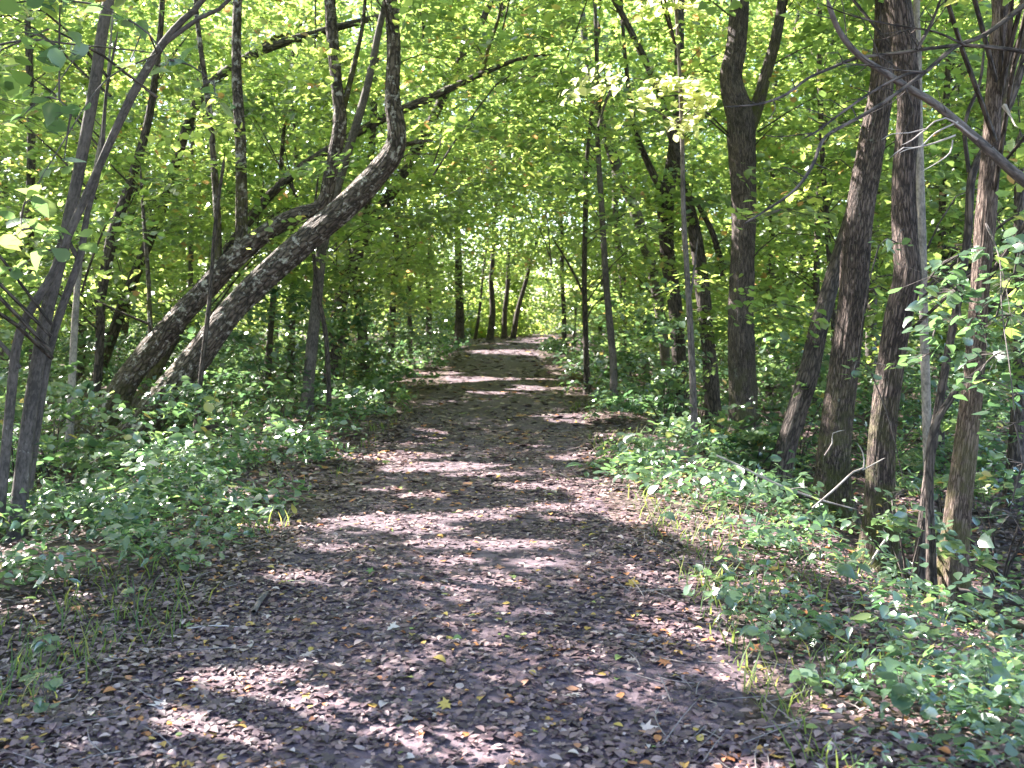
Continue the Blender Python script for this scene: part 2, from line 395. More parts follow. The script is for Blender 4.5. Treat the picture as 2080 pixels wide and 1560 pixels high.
add_tree('slender_tree', 'thin pale straight stem between the stem clump and the leaning trunks', 13.2, [
    [(141, 905, 18), (146, 780, 17), (153, 640, 15), (166, 500, 12), (196, 330, 9), (212, 230, 7), (225, 80, 5), (230, -5, 4)]], B_PALE, rough=.05)
add_tree('slender_tree', 'dark short leaning stem behind the pale one, left of the leaning trunks', 17.5, [
    [(193, 830, 18), (203, 700, 20), (207, 600, 22), (228, 480, 26), (262, 380, 22), (300, 250, 18), (320, 120, 14), (330, -5, 12)]], B_DARK)
add_tree('arching_tree', 'dark mossy trunk arching over to the right high behind the leaning pair', 20.5, [
    [(215, 720, 26), (262, 590, 26), (330, 420, 22), (390, 230, 22), (440, 160, 22), (530, 103, 22), (640, 68, 19), (760, 36, 15), (860, 10, 9)],
    [(520, 108, 13), (560, 75, 12), (590, 68, 8)]], B_MOSSDK, top=False)
add_tree('arching_tree', 'thin dark trunk bowed low across behind the upright leaning stems towards the path', 18.5, [
    [(330, 730, 26), (420, 570, 24), (520, 430, 22), (600, 350, 22), (700, 285, 21), (780, 240, 20), (870, 200, 20), (930, 172, 16), (985, 147, 13), (1060, 118, 8), (1130, 110, 5)],
    [(980, 148, 10), (990, 105, 8), (1012, 40, 7), (1020, -5, 6)]], B_MOSSDK, top=False)
add_tree('slanting_tree', 'dark trunk slanting up to the right beside the path, beyond the leaning pair', 23.5, [
    [(678, 720, 34), (690, 620, 31), (712, 545, 31), (745, 470, 30), (800, 385, 27), (850, 295, 25), (880, 240, 23), (905, 185, 20), (940, 110, 19), (975, 50, 16), (1000, -5, 14)]], B_DARK)
add_tree('slender_tree', 'straight grey trunk at the left path edge beside a thin black stem', 17.3, [
    [(622, 842, 26), (632, 720, 27), (645, 600, 25), (655, 500, 24), (700, 330, 20), (745, 180, 18), (770, 60, 15), (785, -5, 13)]], B_GREY)
add_tree('slender_tree', 'thin black crooked stem on the left path edge next to the grey trunk', 16.9, [
    [(669, 842, 11), (667, 760, 11), (663, 690, 11), (655, 640, 11), (645, 590, 10), (638, 530, 8), (635, 460, 6), (650, 330, 4)]], B_DARK, top=False)
add_tree('slender_tree', 'short dark trunk standing where the left path edge bends, with low leafy shoots', 26., [
    [(738, 735, 28), (735, 660, 22), (725, 560, 20), (745, 420, 18), (758, 250, 16), (765, 100, 12), (768, -5, 10)]], B_DARK)
# --- right of the path
add_tree('forked_tree', 'tall straight brown trunk forking high up, right of the path', 16.4, [
    [(1512, 905, 66), (1508, 780, 60), (1506, 640, 58), (1509, 500, 54), (1510, 380, 58), (1506, 290, 66), (1502, 232, 62), (1484, 160, 50), (1496, 90, 46), (1503, -5, 42)],
    [(1512, 285, 40), (1538, 215, 30), (1556, 150, 26), (1575, 80, 25), (1590, -5, 22)]], B_FINE)
add_tree('ridged_tree', 'thick ridged trunk leaning slightly right, directly left of the winding ridged trunk', 11.6, [
    [(1692, 1010, 82), (1697, 900, 70), (1712, 760, 64), (1732, 600, 66), (1743, 450, 62), (1768, 300, 60), (1786, 200, 56), (1795, 100, 50), (1798, -5, 46)]], B_RIDGE)
add_tree('ridged_tree', 'winding ridged trunk with a sunlit left edge, beside the thin pale pole', 8.9, [
    [(1784, 1140, 72), (1788, 960, 62), (1794, 860, 58), (1812, 720, 58), (1826, 640, 60), (1843, 560, 60), (1838, 470, 54), (1836, 350, 50), (1845, 220, 50), (1838, 120, 52), (1822, -5, 58)]], B_RIDGE)
add_tree('smooth_tree', 'tall brown trunk near the right edge, nearest of the large trunks', 7.9, [
    [(1932, 1190, 66), (1944, 1050, 54), (1962, 900, 50), (1978, 760, 44), (1990, 600, 40), (2002, 450, 44), (2012, 330, 42), (2018, 200, 36), (2026, 80, 36), (2030, -5, 34)],
    [(2008, 350, 28), (2030, 240, 24), (2052, 140, 22), (2085, 60, 20), (2110, -5, 18)]], B_BROWN, rough=.07)
add_tree('leaning_tree', 'dark trunk leaning right, low between the forked trunk and the thick ridged trunk', 13.6, [
    [(1585, 960, 46), (1605, 880, 44), (1640, 770, 46), (1660, 680, 44), (1690, 570, 36), (1715, 480, 30), (1760, 330, 24), (1790, 160, 20), (1810, -5, 16)]], B_DARK)
R6 = add_tree('slender_tree', 'slender pale sapling carrying high leaves coloured bright cream for sunlight, right of the path', 13., [
    [(1412, 960, 17), (1410, 860, 16), (1404, 700, 15), (1396, 560, 13), (1388, 420, 11), (1386, 300, 10), (1382, 180, 9), (1376, 60, 8), (1370, -5, 8)],
    [(1384, 250, 4), (1350, 235, 3), (1310, 212, 2)], [(1384, 190, 4), (1345, 175, 3), (1300, 160, 2), (1215, 165, 1.5)],
    [(1384, 240, 4), (1410, 215, 3), (1425, 190, 2)], [(1386, 460, 6), (1400, 600, 7), (1418, 480, 3)]], B_GREY, rough=.04, flare=.2)
add_tree('dark_tree', 'broad dark trunk in shadow just left of the slender pale sapling', 20., [
    [(1388, 850, 36), (1380, 740, 34), (1372, 620, 32), (1356, 520, 34), (1352, 430, 40), (1358, 380, 34), (1375, 250, 26), (1380, 100, 22), (1382, -5, 18)],
    [(1352, 400, 20), (1320, 340, 16), (1290, 260, 13), (1270, 120, 10), (1262, -5, 8)]], B_DARK)
add_tree('dark_tree', 'dark trunk curving left as it rises between the pale sapling and the forked trunk', 19., [
    [(1450, 850, 38), (1440, 720, 34), (1428, 590, 34), (1412, 480, 32), (1395, 400, 26), (1370, 300, 20), (1335, 180, 17), (1290, 80, 15), (1245, -5, 13)],
    [(1470, 560, 16), (1450, 480, 13), (1420, 420, 12), (1400, 395, 10)]], B_DARK)
add_tree('slender_tree', 'thin straight dark trunk at the right path edge, nearer of two stems', 22., [
    [(1193, 785, 15), (1190, 700, 13), (1187, 560, 12), (1189, 440, 12), (1191, 335, 10), (1205, 200, 8), (1215, 80, 7), (1220, -5, 6)],
    [(1186, 600, 6), (1160, 545, 5), (1120, 480, 3)]], B_DARK, rough=.06)
add_tree('slender_tree', 'thin grey trunk with a kink low down at the right path edge', 19., [
    [(1247, 835, 17), (1246, 740, 16), (1238, 650, 16), (1230, 560, 15), (1222, 420, 14), (1214, 280, 12), (1212, 120, 10), (1208, -5, 8)]], B_GREY, rough=.06)
add_tree('slanting_tree', 'brown trunk slanting up to the left above the shrubs right of the path', 27., [
    [(1352, 740, 22), (1342, 640, 24), (1322, 540, 26), (1290, 430, 26), (1250, 330, 24), (1215, 230, 20), (1190, 100, 16), (1180, -5, 14)]], B_GREY)
add_tree('slender_tree', 'dark thin stem hanging between the forked trunk and the thick ridged trunk', 18., [
    [(1700, 800, 14), (1690, 600, 13), (1676, 400, 12), (1668, 250, 12), (1664, 120, 11), (1666, -5, 10)]], B_DARK)
add_tree('slender_tree', 'straight smooth pale pole of a tree just right of the winding ridged trunk', 10.2, [
    [(1888, 1120, 22), (1884, 900, 20), (1878, 700, 20), (1872, 480, 20), (1866, 250, 18), (1864, 100, 17), (1862, -5, 16)]], B_PALE, rough=.04)
add_tree('twisted_stem', 'thin dark stem hooking over to the right in front of the tall brown trunk', 7.7, [
    [(1892, 1150, 22), (1888, 1000, 18), (1890, 900, 17), (1905, 850, 16), (1928, 815, 16), (1950, 780, 14), (1978, 765, 12), (2010, 775, 7)]], B_DARK, top=False, crown=False, rough=.12, flare=.2)
add_tree('slender_tree', 'crooked dark stem zigzagging up behind the tall brown trunk at the right edge', 8.6, [
    [(1868, 1130, 24), (1890, 930, 20), (1925, 720, 18), (1948, 600, 18), (1966, 480, 18), (1972, 370, 18), (1985, 330, 20), (2020, 270, 20), (2050, 210, 19), (2080, 120, 17), (2110, -5, 14)],
    [(1968, 350, 10), (1960, 250, 9), (1990, 170, 7), (2000, 90, 5)]], B_DARK, rough=.08)

# --- the tree whose limbs reach in from the right
tr = add_tree('overhanging_tree', 'overhanging tree whose bare grey limbs reach in from the right edge', 6.0, [
    [(2230, 1250, 90), (2220, 900, 80), (2200, 600, 72), (2180, 460, 64), (2200, 250, 56), (2230, -5, 46)]], B_GREY, crown=False)
for seq, dd, nm in [
    ([(2185, 450, 34), (2085, 372, 27), (2040, 335, 24), (1980, 280, 22), (1900, 212, 19), (1850, 182, 18), (1800, 148, 16), (1745, 110, 15), (1705, 60, 13), (1678, -10, 11)], (5.9, 5.2), 'limb'),
    ([(2205, 140, 22), (2085, 106, 11), (1965, 92, 9), (1890, 98, 8.5), (1820, 108, 8), (1740, 118, 8), (1690, 138, 7.5), (1640, 160, 7), (1600, 190, 7), (1555, 208, 5.5), (1510, 215, 4), (1468, 217, 3)], (5.9, 4.8), 'branch'),
    ([(2215, -90, 22), (2085, 8, 13), (2000, 70, 11), (1940, 95, 10), (1880, 145, 9.5), (1820, 190, 9), (1760, 230, 9), (1690, 268, 8.5), (1668, 290, 8.5), (1650, 335, 8), (1615, 385, 7), (1560, 425, 5.5), (1510, 456, 3.5)], (5.9, 4.6), 'branch'),
    ([(1880, 145, 8), (1840, 152, 7.5), (1800, 170, 7), (1750, 200, 6), (1700, 235, 5.5), (1660, 265, 4.5), (1622, 286, 3)], (5.15, 4.9), 'branch'),
    ([(1862, 100, 8), (1880, 70, 8), (1895, 40, 7), (1915, -10, 6)], (5.3, 5.3), 'branch'),
    ([(1960, 92, 6), (1900, 65, 5), (1810, 50, 4), (1750, 38, 3.5), (1700, 22, 3), (1660, 5, 2)], (5.4, 5.1), 'branch'),
    ([(1875, 146, 4), (1820, 142, 3.5), (1760, 132, 3), (1690, 128, 2)], (5.1, 4.9), 'twig'),
    ([(1985, 283, 6), (1920, 240, 4), (1880, 262, 3.5), (1850, 285, 3), (1828, 295, 2)], (5.6, 5.5), 'bare_twig'),
    ([(1945, 248, 5), (1900, 270, 4), (1866, 300, 3), (1834, 300, 2.5), (1800, 325, 1.5)], (5.6, 5.4), 'bare_twig'),
    ([(1940, 275, 5), (1900, 290, 4), (1870, 298, 3.5), (1840, 304, 2.5), (1824, 312, 1.5)], (5.6, 5.4), 'bare_twig'),
    ([(1935, 285, 4), (1930, 310, 3), (1905, 330, 2.5), (1870, 350, 1.5)], (5.6, 5.4), 'bare_twig'),
    ([(1880, 262, 3), (1845, 270, 2.5), (1812, 272, 2), (1790, 285, 1.5)], (5.5, 5.4), 'bare_twig'),
    ([(2040, 215, 12), (2052, 235, 5), (2062, 255, 3), (2070, 260, 2)], (6.2, 6.0), 'bare_twig')]:
    tb = Tubes(); pts, rad = stem3d(seq, *dd)
    tb.add(pts, rad, 10, .05, 0, .06, seed=len(seq)*.7+dd[1], wob=.012)
    if nm in ('limb', 'branch', 'twig'):
        for k in range(9 if nm == 'limb' else 7):
            f = rng.uniform(.25, .97)*(len(pts)-1); i0 = int(f); p0 = pts[i0]*(1-f+i0)+pts[min(i0+1, len(pts)-1)]*(f-i0)
            dr = pts[min(i0+1, len(pts)-1)]-pts[i0]; dr = dr/(np.linalg.norm(dr)+1e-9); sd_ = np.array([rng.normal(), rng.normal()*.7, rng.normal()+.3]); sd_ /= np.linalg.norm(sd_)
            ln = rng.uniform(.08, .38); e1 = p0+(dr*.6+sd_*.8)*ln*.5; e2 = e1+(dr*.8+sd_*.4+rng.normal(size=3)*.3)*ln*.5
            tb.add([p0, e1, e2], [.0035, .0025, .0012], 5, .06)
    tb.build(nm, B_DEAD if nm == 'bare_twig' else (B_GREY if nm == 'limb' else B_DARK), tr.root, tr.base)

# --- trees at the far end of the path and in the woods behind
FAR = [  # (px at the foot, distance, thickness m, lean px at the top, label, bark)
 (932, 47, .85, -4, 'broad dark trunk at the far left end of the path', 'D'),
 (995, 52, .62, 14, 'straight black trunk at the end of the path left of the bright gap', 'D'),
 (1024, 55, .55, 26, 'dark trunk just right of the black trunk at the end of the path', 'D'),
 (1042, 54, .52, 95, 'trunk leaning right over the bright gap at the end of the path', 'D'),
 (965, 56, .34, 50, 'thin trunk leaning between the broad and black trunks at the path end', 'D'),
 (868, 40, .45, 10, 'dark trunk in the shade left of the broad far trunk', 'D'),
 (834, 36, .34, -14, 'thin dark trunk beside the shady thicket left of the far path', 'D'),
 (1146, 44, .42, -10, 'dark trunk at the right edge of the bright gap in the distance', 'D'),
 (1166, 58, .30, 20, 'faint thin trunk behind the right edge of the bright gap', 'G'),
 (1100, 70, .28, 30, 'very thin tree standing inside the bright gap at the path end', 'G'),
 (1275, 33, .40, -40, 'leaning trunk half hidden behind the kinked grey trunk', 'G'),
 (1312, 38, .42, -30, 'trunk in the woods left of the broad dark trunk', 'D'),
 (1218, 40, .36, 16, 'dark trunk far behind the two close stems at the right path edge', 'D'),
 (1566, 27, .38, 10, 'trunk in the woods just right of the forked trunk', 'D'),
 (1618, 32, .40, 30, 'far trunk between the forked trunk and the leaning dark trunk', 'G'),
 (1655, 24, .26, 22, 'thin trunk behind the leaning dark trunk', 'D'),
 (1905, 17, .22, 30, 'dark stem behind the pale pole on the right', 'D'),
 (2056, 13, .26, 24, 'dark trunk at the far right edge behind the tall brown trunk', 'D'),
 (1770, 22, .34, 16, 'trunk deep in the woods seen between the two ridged trunks', 'G'),
 (1945, 26, .36, -10, 'trunk deep in the woods behind the crooked dark stem', 'D'),
 (590, 27, .30, 18, 'dark trunk under the front leaning trunk, deep in the woods', 'D'),
 (560, 34, .34, -20, 'faint trunk in the woods beneath the leaning pair', 'G'),
 (540, 24, .22, 55, 'slanting stem behind the upright stems of the mossy leaning trunk', 'D'),
 (790, 33, .34, 40, 'trunk in the thicket right of the slanting tree', 'D'),
 (812, 46, .40, 0, 'far trunk in the thicket beyond the slanting tree', 'G'),
 (384, 26, .22, 10, 'thin stem in the woods left of the upright stems', 'G'),
 (240, 30, .40, 60, 'slanting trunk in the woods high behind the foot of the leaning pair', 'D'),
 (160, 24, .36, 10, 'dark trunk behind the pale straight stem on the left', 'D'),
 (70, 19, .30, -16, 'dark trunk behind the stem clump on the left', 'D'),
 (12, 28, .50, -10, 'thick dark trunk in the woods at the left edge', 'D'),
 (395, 14.6, .11, 70, 'thin dark sapling at the foot of the front leaning trunk', 'D'),
 (462, 38, .40, 0, 'far trunk seen above the leaning pair', 'G'),
 (700, 41, .40, 10, 'far trunk seen right of the grey trunk at the left path edge', 'G'),
]
for px, d, w, lean, lab, b in FAR:
    w *= .60 if d > 35 else .85; lean *= .7
    x = (px-CX)*d/F; g = float(hgt(x, d)); pyb = HY+(CAMZ-g)*F/d
    wpx = w*F/d; zt = 6.5 if d > 14.7 else 4.; pyt = HY-(zt-CAMZ)*F/d
    pl = [(px, pyb, wpx*1.1)]
    for k, tt in enumerate((.25, .5, .75, 1.)):
        pl.append((px+lean*tt*(.85+.15*tt)*(30/d)**.3+rng.normal()*wpx*.12, pyb+(pyt-pyb)*tt, wpx*(1-.45*tt)))
    small = d < 14.7
    tr = add_tree('slender_tree' if w < .35 else 'woodland_tree', lab, d, [pl], B_DARK if b == 'D' else B_GREY, group='background trees in the woods', top=False, rough=.07, flare=.3, seg=10)
    if not small:                                  # the upper trunk goes on above the frame into its crown
        tb = Tubes(); p0 = P(pl[-1][0], pl[-1][1], d); q = [p0-[0, 0, .3], p0]
        for k in range(3): q.append(q[-1]+np.array([rng.normal()*.25, rng.normal()*.25, 1.5]))
        tb.add(q, [w*.27, w*.275, w*.2, w*.13, w*.05], 7, .4, 0, .05, seed=px*.1); tb.build('upper_trunk', tr.mat, tr.root, tr.base)
        tr.crown_pts = np.vstack([tr.crown_pts, q])
for x, y, w, lab in [(-6.2, 7.4, .18, 'unseen tree added just beyond the left edge to shade the foreground litter'), (-8.5, 8.8, .3, 'unseen shade tree added farther out beyond the left edge, behind the stem clump'),  # unseen trees added outside the frame to cast shade on the foreground
                  (-5.0, 4.6, .2, 'unseen young shade tree added close beyond the left edge at the lowest corner')]:
    g = hgt(x, y); d = y; tr = add_tree('slender_tree', lab, d, [[(CX+x*F/d, HY+(CAMZ-g)*F/d, w*F/d), (CX+x*F/d+30, HY-2*F/d, w*.8*F/d), (CX+x*F/d-40, HY-7*F/d, w*.5*F/d)]], B_GREY, group='unseen trees added to shade the left bank', top=False, crown_top=9)

# ------------------------------------------------------------------ shrubs: things with stems and foliage of their own
SHRUBS = []
def add_shrub(px, d, h, r, label, ncl=10, size=.09, name='shrub'):
    x = (px-CX)*d/F; g = float(hgt(x, d)); base = np.array([x, d, g])
    s = Tree(); s.root = link(name, None, None, base); tag(s.root, label, 'shrub', 'leafy shrubs under the trees'); s.base = base
    tb = Tubes(); s.clusters = []
    for k in range(ncl):
        a = rng.uniform(0, 6.28); rr = r*math.sqrt(rng.uniform(.05, 1)); z = h*rng.uniform(.35, 1.)
        c = base+[rr*math.cos(a), rr*math.sin(a), z]
        s.clusters.append((c, rng.uniform(.22, .42)*max(.7, r), size, int(rng.integers(22, 40)), rng.uniform(0, 1)))
        if k % 2 == 0: tb.add([base-[0, 0, .05], base+[rr*.35*math.cos(a), rr*.35*math.sin(a), z*.5], c], [.012, .009, .003], 5, .2)
    tb.build('stems', B_DARK, s.root, base); SHRUBS.append(s)
for a in [
 (560, 17.5, 1.5, 1.0, 'bright green low shrub beneath the leaning trunks left of the path', 14), (470, 14.2, .9, .8, 'low leafy shrub below the front leaning trunk', 10),
 (250, 12.6, .8, .9, 'teal leaved shrub at the foot of the mossy leaning trunk', 12), (110, 10.5, 1.2, .8, 'shrub behind the stem clump on the left bank', 12),
 (30, 11.8, 1.6, .9, 'tall shrub at the left edge behind the stem clump', 12), (350, 20, 1.7, 1.2, 'sunny shrub seen between the two leaning trunks', 16),
 (200, 21, 2.0, 1.4, 'shrub thicket behind the dark short leaning stem', 16), (760, 25, 1.4, 1.1, 'light green shrub beside the left path edge past the grey trunk', 14),
 (830, 31, 1.5, 1.3, 'bright shrub where the left path edge narrows', 16), (690, 22, 1.7, 1.0, 'shrub at the foot of the slanting tree', 12),
 (890, 42, 1.6, 1.5, 'shrub before the broad dark far trunk', 14), (1165, 37, 1.3, 1.2, 'shrub at the right path edge near the bright gap', 14),
 (1230, 25, 1.2, 1.0, 'glossy shrub behind the two close stems right of the path', 14), (1300, 20, 1.3, .9, 'glinting shrub right of the kinked grey trunk', 14),
 (1350, 16.5, 1.1, .8, 'leafy shrub in front of the broad dark trunk', 13), (1455, 14.2, .8, .7, 'shrub in front of the forked trunk covering its foot', 15),
 (1530, 14.0, .85, .6, 'teal shrub at the right foot of the forked trunk', 13), (1620, 16.0, 1.6, 1.1, 'shrub behind the dark trunk that leans right', 14),
 (1780, 13.2, 1.6, .9, 'shrub seen between the two ridged trunks', 14), (1915, 10.8, 1.5, .8, 'glossy shrub behind the tall brown trunk', 14),
 (2030, 9.2, 1.3, .8, 'dark shrub right of the tall brown trunk', 14), (1845, 7.6, .7, .45, 'sunlit low shrub between the winding ridged trunk and the tall brown trunk', 8),
 (1420, 23, 1.8, 1.1, 'shrub in the shade behind the pale sapling', 14), (1560, 22, 2.0, 1.3, 'shrub in the woods right of the forked trunk', 14),
]: add_shrub(*a, size=.085+.0022*a[1])

# ------------------------------------------------------------------ foliage field: clusters of leaves, each given to the tree whose wood is nearest
def near_trunk(p, extra=16):
    """True where a cluster would hide a modelled trunk that stands behind it"""
    u, v = proj(p); hit = np.zeros(len(p), bool); soft = rng.random(len(p))
    for tr in TREES[:27]:
        for pl, d in tr.mask:
            front = p[:, 1] < d+.4
            for k in range(len(pl)-1):
                a, b = pl[k, :2], pl[k+1, :2]; ab = b-a
                t = np.clip(((u-a[0])*ab[0]+(v-a[1])*ab[1])/(ab@ab+1e-6), 0, 1)
                dd = np.hypot(u-a[0]-t*ab[0], v-a[1]-t*ab[1])
                hit |= (soft < (.90 if d < 17.2 else .5)) & front & (dd < pl[k, 2]*.5+extra+ .45*.5*F/np.maximum(p[:, 1], 3)*0.75)
    return hit
ZONES = [  # y0, y1, clusters per m3, leaf size, leaves, radius
 (4.5, 11, 1.9, .115, 58, .48), (11, 20, 2.1, .130, 55, .55), (20, 32, 1.58, .150, 55, .66), (32, 48, .72, .185, 54, .85), (48, 66, .40, .23, 48, 1.1)]
ALL = []
for y0, y1, dens, ls, nl, rad in ZONES:
    ym = y1
    x0, x1 = -(.5*ym+5.5), .5*ym+2.5
    z0, z1 = .3, max(11.5, .30*y1+2.2)
    n = int(dens*(x1-x0)*(y1-y0)*(z1-z0)*1.55)
    p = np.stack([rng.uniform(x0, x1, n), rng.uniform(y0, y1, n), rng.uniform(z0, z1, n)], -1)
    g = hgt(p[:, 0], p[:, 1]); z = p[:, 2]-g; dx = np.abs(p[:, 0]-xc(p[:, 1]))
    keep = np.abs(p[:, 0]) < .5*p[:, 1]+np.where(p[:, 0] < 0, 5., 2.)  # wider on the left, where unseen leaves are added to block sun
    nz = vnoise(p[:, 0]*.55, p[:, 1]*.55, p[:, 2]*.8)*.65+vnoise(p[:, 0]*1.4+5, p[:, 1]*1.4, p[:, 2]*2.+3)*.35
    keep &= rng.random(n) < sstep(.34, .56, nz)
    keep &= rng.random(n) < np.where(z < 2.2, .55, 1.)*(1-.62*sstep(.22*p[:, 1]+4., .27*p[:, 1]+7., p[:, 2]))*(p[:, 2] < .28*p[:, 1]+7.)
    keep &= z > .35
    aw = 2.9+.012*np.maximum(p[:, 1]-20, 0)
    arch = np.where(dx < aw, (4.0+.012*p[:, 1]-1.3*sstep(34, 46, p[:, 1]))*np.sqrt(np.clip(1-(dx/aw)**2, 0, 1)), 0)
    keep &= (z > arch) | (p[:, 1] > 60)
    keep &= ~((z < 1.6) & (dx < 2.6) & (p[:, 1] < 62))
    u, v = proj(p)
    inview = (u > -60) & (u < 2140) & (v > -60) & (v < 1650)
    keep &= ~(inview & (p[:, 1] < 10.5))
    keep &= ~(inview & (p[:, 1] < 13.5) & (rng.random(n) < .55))
    # a lit gap at the end of the path
    keep &= ~((p[:, 1] > 40) & (u > 1085) & (u < 1150) & (v > 545) & (v < 700) & (p[:, 1] < 58))
    p = p[keep]
    p = p[~near_trunk(p)]
    ALL += [(c, rad*rng.uniform(.7, 1.25), ls, int(nl*rng.uniform(.7, 1.2)), rng.uniform(0, 1)) for c in p]
cen = np.array([a[0] for a in ALL])
allp = np.vstack([t.crown_pts for t in TREES if t.crown]); own = np.concatenate([np.full(len(t.crown_pts), i) for i, t in enumerate(TREES) if t.crown])
shrubp = np.array([s.base for s in SHRUBS])
UNDER, anchors = [], {}
for s in range(0, len(cen), 2000):
    c = cen[s:s+2000]
    D = np.linalg.norm((c[:, None]-allp[None])*[1, 1, .8], axis=2)+np.where(allp[None, :, 2] > c[:, None, 2]+.3, .8, 0)
    j = D.argmin(1); dm = D.min(1)
    zr = c[:, 2]-hgt(c[:, 0], c[:, 1])
    ds = np.linalg.norm(c[:, None, :2]-shrubp[None, :, :2], axis=2); js = ds.argmin(1); dsm = ds.min(1)
    for k in range(len(c)):
        a = ALL[s+k]
        if zr[k] < 2.3 and dsm[k] < 1.6: SHRUBS[js[k]].clusters.append(a)
        elif zr[k] < 1.7: UNDER.append(a)
        else:
            TREES[own[j[k]]].clusters.append(a); anchors.setdefault(own[j[k]], []).append((a[0], allp[j[k]], dm[k]))

# ------------------------------------------------------------------ where the sun comes through: gaps in the leaf cover along the rays
SPOTS = []
for px, py, rx, ry in [(960, 772, 1.9, .9), (870, 760, 1.0, .6), (1110, 790, 1.0, .5), (1000, 800, .6, .3), (1030, 715, 1.5, 1.6), (820, 932, .55, .35), (900, 950, .6, .35), (980, 968, .4, .25),
    (1130, 985, .5, .22), (960, 1055, .45, .22), (1040, 1045, .3, .15), (860, 1080, .35, .16), (980, 1110, .5, .16), (1010, 1195, .26, .15), (760, 1060, .5, .25),
    (1440, 1040, 1.2, 1.0), (1650, 1120, .9, .8), (1850, 1190, .7, .5), (1480, 1290, .3, .25), (2000, 1330, .4, .3), (1330, 1000, .6, .5), (1240, 990, .5, .4), (1980, 1290, .5, .35), (1560, 1060, .8, .6), (300, 980, .5, .5), (560, 900, .6, .6), (120, 930, .6, .5), (480, 1010, .4, .3),(1380, 860, .7, .6), (1090, 1150, .22, .12), (850, 1010, .3, .12), (1160, 1060, .25, .12), (930, 1150, .2, .1), (1200, 930, .4, .25), (780, 1000, .25, .14), (1090, 905, .35, .2), (880, 880, .3, .2), (700, 1120, .2, .12), (600, 1180, .2, .1), (1560, 1110, .5, .5), (1390, 980, .5, .5), (1680, 1150, .4, .5), (1790, 1180, .4, .3), (1500, 1190, .3, .2), (1960, 1290, .35, .3), (1830, 1030, .4, .4),
    (1475, 1300, .16, .2), (1540, 1390, .14, .15), (540, 1400, .3, .16), (620, 1450, .42, .2), (760, 1520, .45, .12), (880, 1550, .3, .08), (470, 1500, .2, .1), (660, 1510, .2, .08),
    (150, 1090, .35, .25), (330, 1065, .3, .2), (560, 1075, .4, .2), (430, 940, .4, .3), (650, 930, .3, .3), (255, 790, 1.6, 1.6), (160, 740, 1., 1.), (400, 810, .8, .8),
    (740, 830, .6, .5), (830, 735, 1.2, 2.), (1180, 850, .6, .6), (1290, 900, .7, .5), (1240, 745, .8, 1.2), (1130, 692, 1.5, 4.)]:
    g = ground_at(px, py); SPOTS.append((g, rx, ry))
PTS3 = [(P(1765, 840, 8.9), .30), (P(1770, 900, 8.9), .25), (P(1985, 470, 7.9), .22), (P(1985, 560, 7.9), .2), (P(1800, 500, 8.9), .15), (P(1940, 610, 6.6), .6), (P(2040, 640, 6.6), .6), (P(1980, 740, 6.6), .5), (P(1340, 165, 12.8), .55), (P(1400, 200, 12.8), .6),
        (P(1205, 165, 12.8), .6), (P(1340, -5, 12.8), .5), (P(272, 140, 5.3), .12), (P(1850, 300, 5.5), .22), (P(900, 440, 19), .6), (P(1240, 430, 17), .5), (P(860, 330, 20), .5), (P(1850, 1040, 8), .3),
        (P(560, 540, 15.2), .3), (P(470, 640, 15.2), .3), (P(1120, 600, 62), 3.5), (P(1100, 640, 66), 3.)]
_u = np.cross(SUN, [0, 0, 1]); _u /= np.linalg.norm(_u); _w = np.cross(_u, SUN)
def shade_keep(C):
    """False for leaves that stand in a sun ray towards one of the lit places"""
    keep = np.ones(len(C), bool)
    a, b = C@_u, C@_w
    jit = 1+1.1*(.5*vnoise(a*2.1+5, b*2.1)+.5*vnoise(a*5.3, b*5.3+8)-.5)*2
    g0 = hgt(C[:, 0], C[:, 1])
    nz = .6*vnoise(a*.95+3, b*.95)+.4*vnoise(a*2.3+9, b*2.3)
    s0 = C[:, 2]/SUN[2]; hx, hy = C[:, 0]-s0*SUN[0], C[:, 1]-s0*SUN[1]
    off = ((hx > -3.4) & (hx < 1.1) & (hy < 24)) | ((np.abs(hx-xc(hy)) < 1.5) & (hy < 46)) | ((hx > 2.9) & (hy < 17))
    keep &= ~((nz > .58) & ~off & (C[:, 2]-g0 > 2.6) & (vnoise(C[:, 0]*5, C[:, 1]*5, C[:, 2]*5) > .22))
    for g, rx, ry in SPOTS:
        s = (C[:, 2]-g[2])/SUN[2]
        q = C-s[:, None]*SUN
        keep &= ~((s > .5) & (((q[:, 0]-g[0])/rx)**2+((q[:, 1]-g[1])/ry)**2 < 1.25*jit))
    for t, r in PTS3:
        e = C-t; s = e@SUN
        keep &= ~((s > r*1.1+.15) & (np.linalg.norm(e-s[:, None]*SUN, axis=1) < r*np.sqrt(np.maximum(jit, .1))))
    return keep

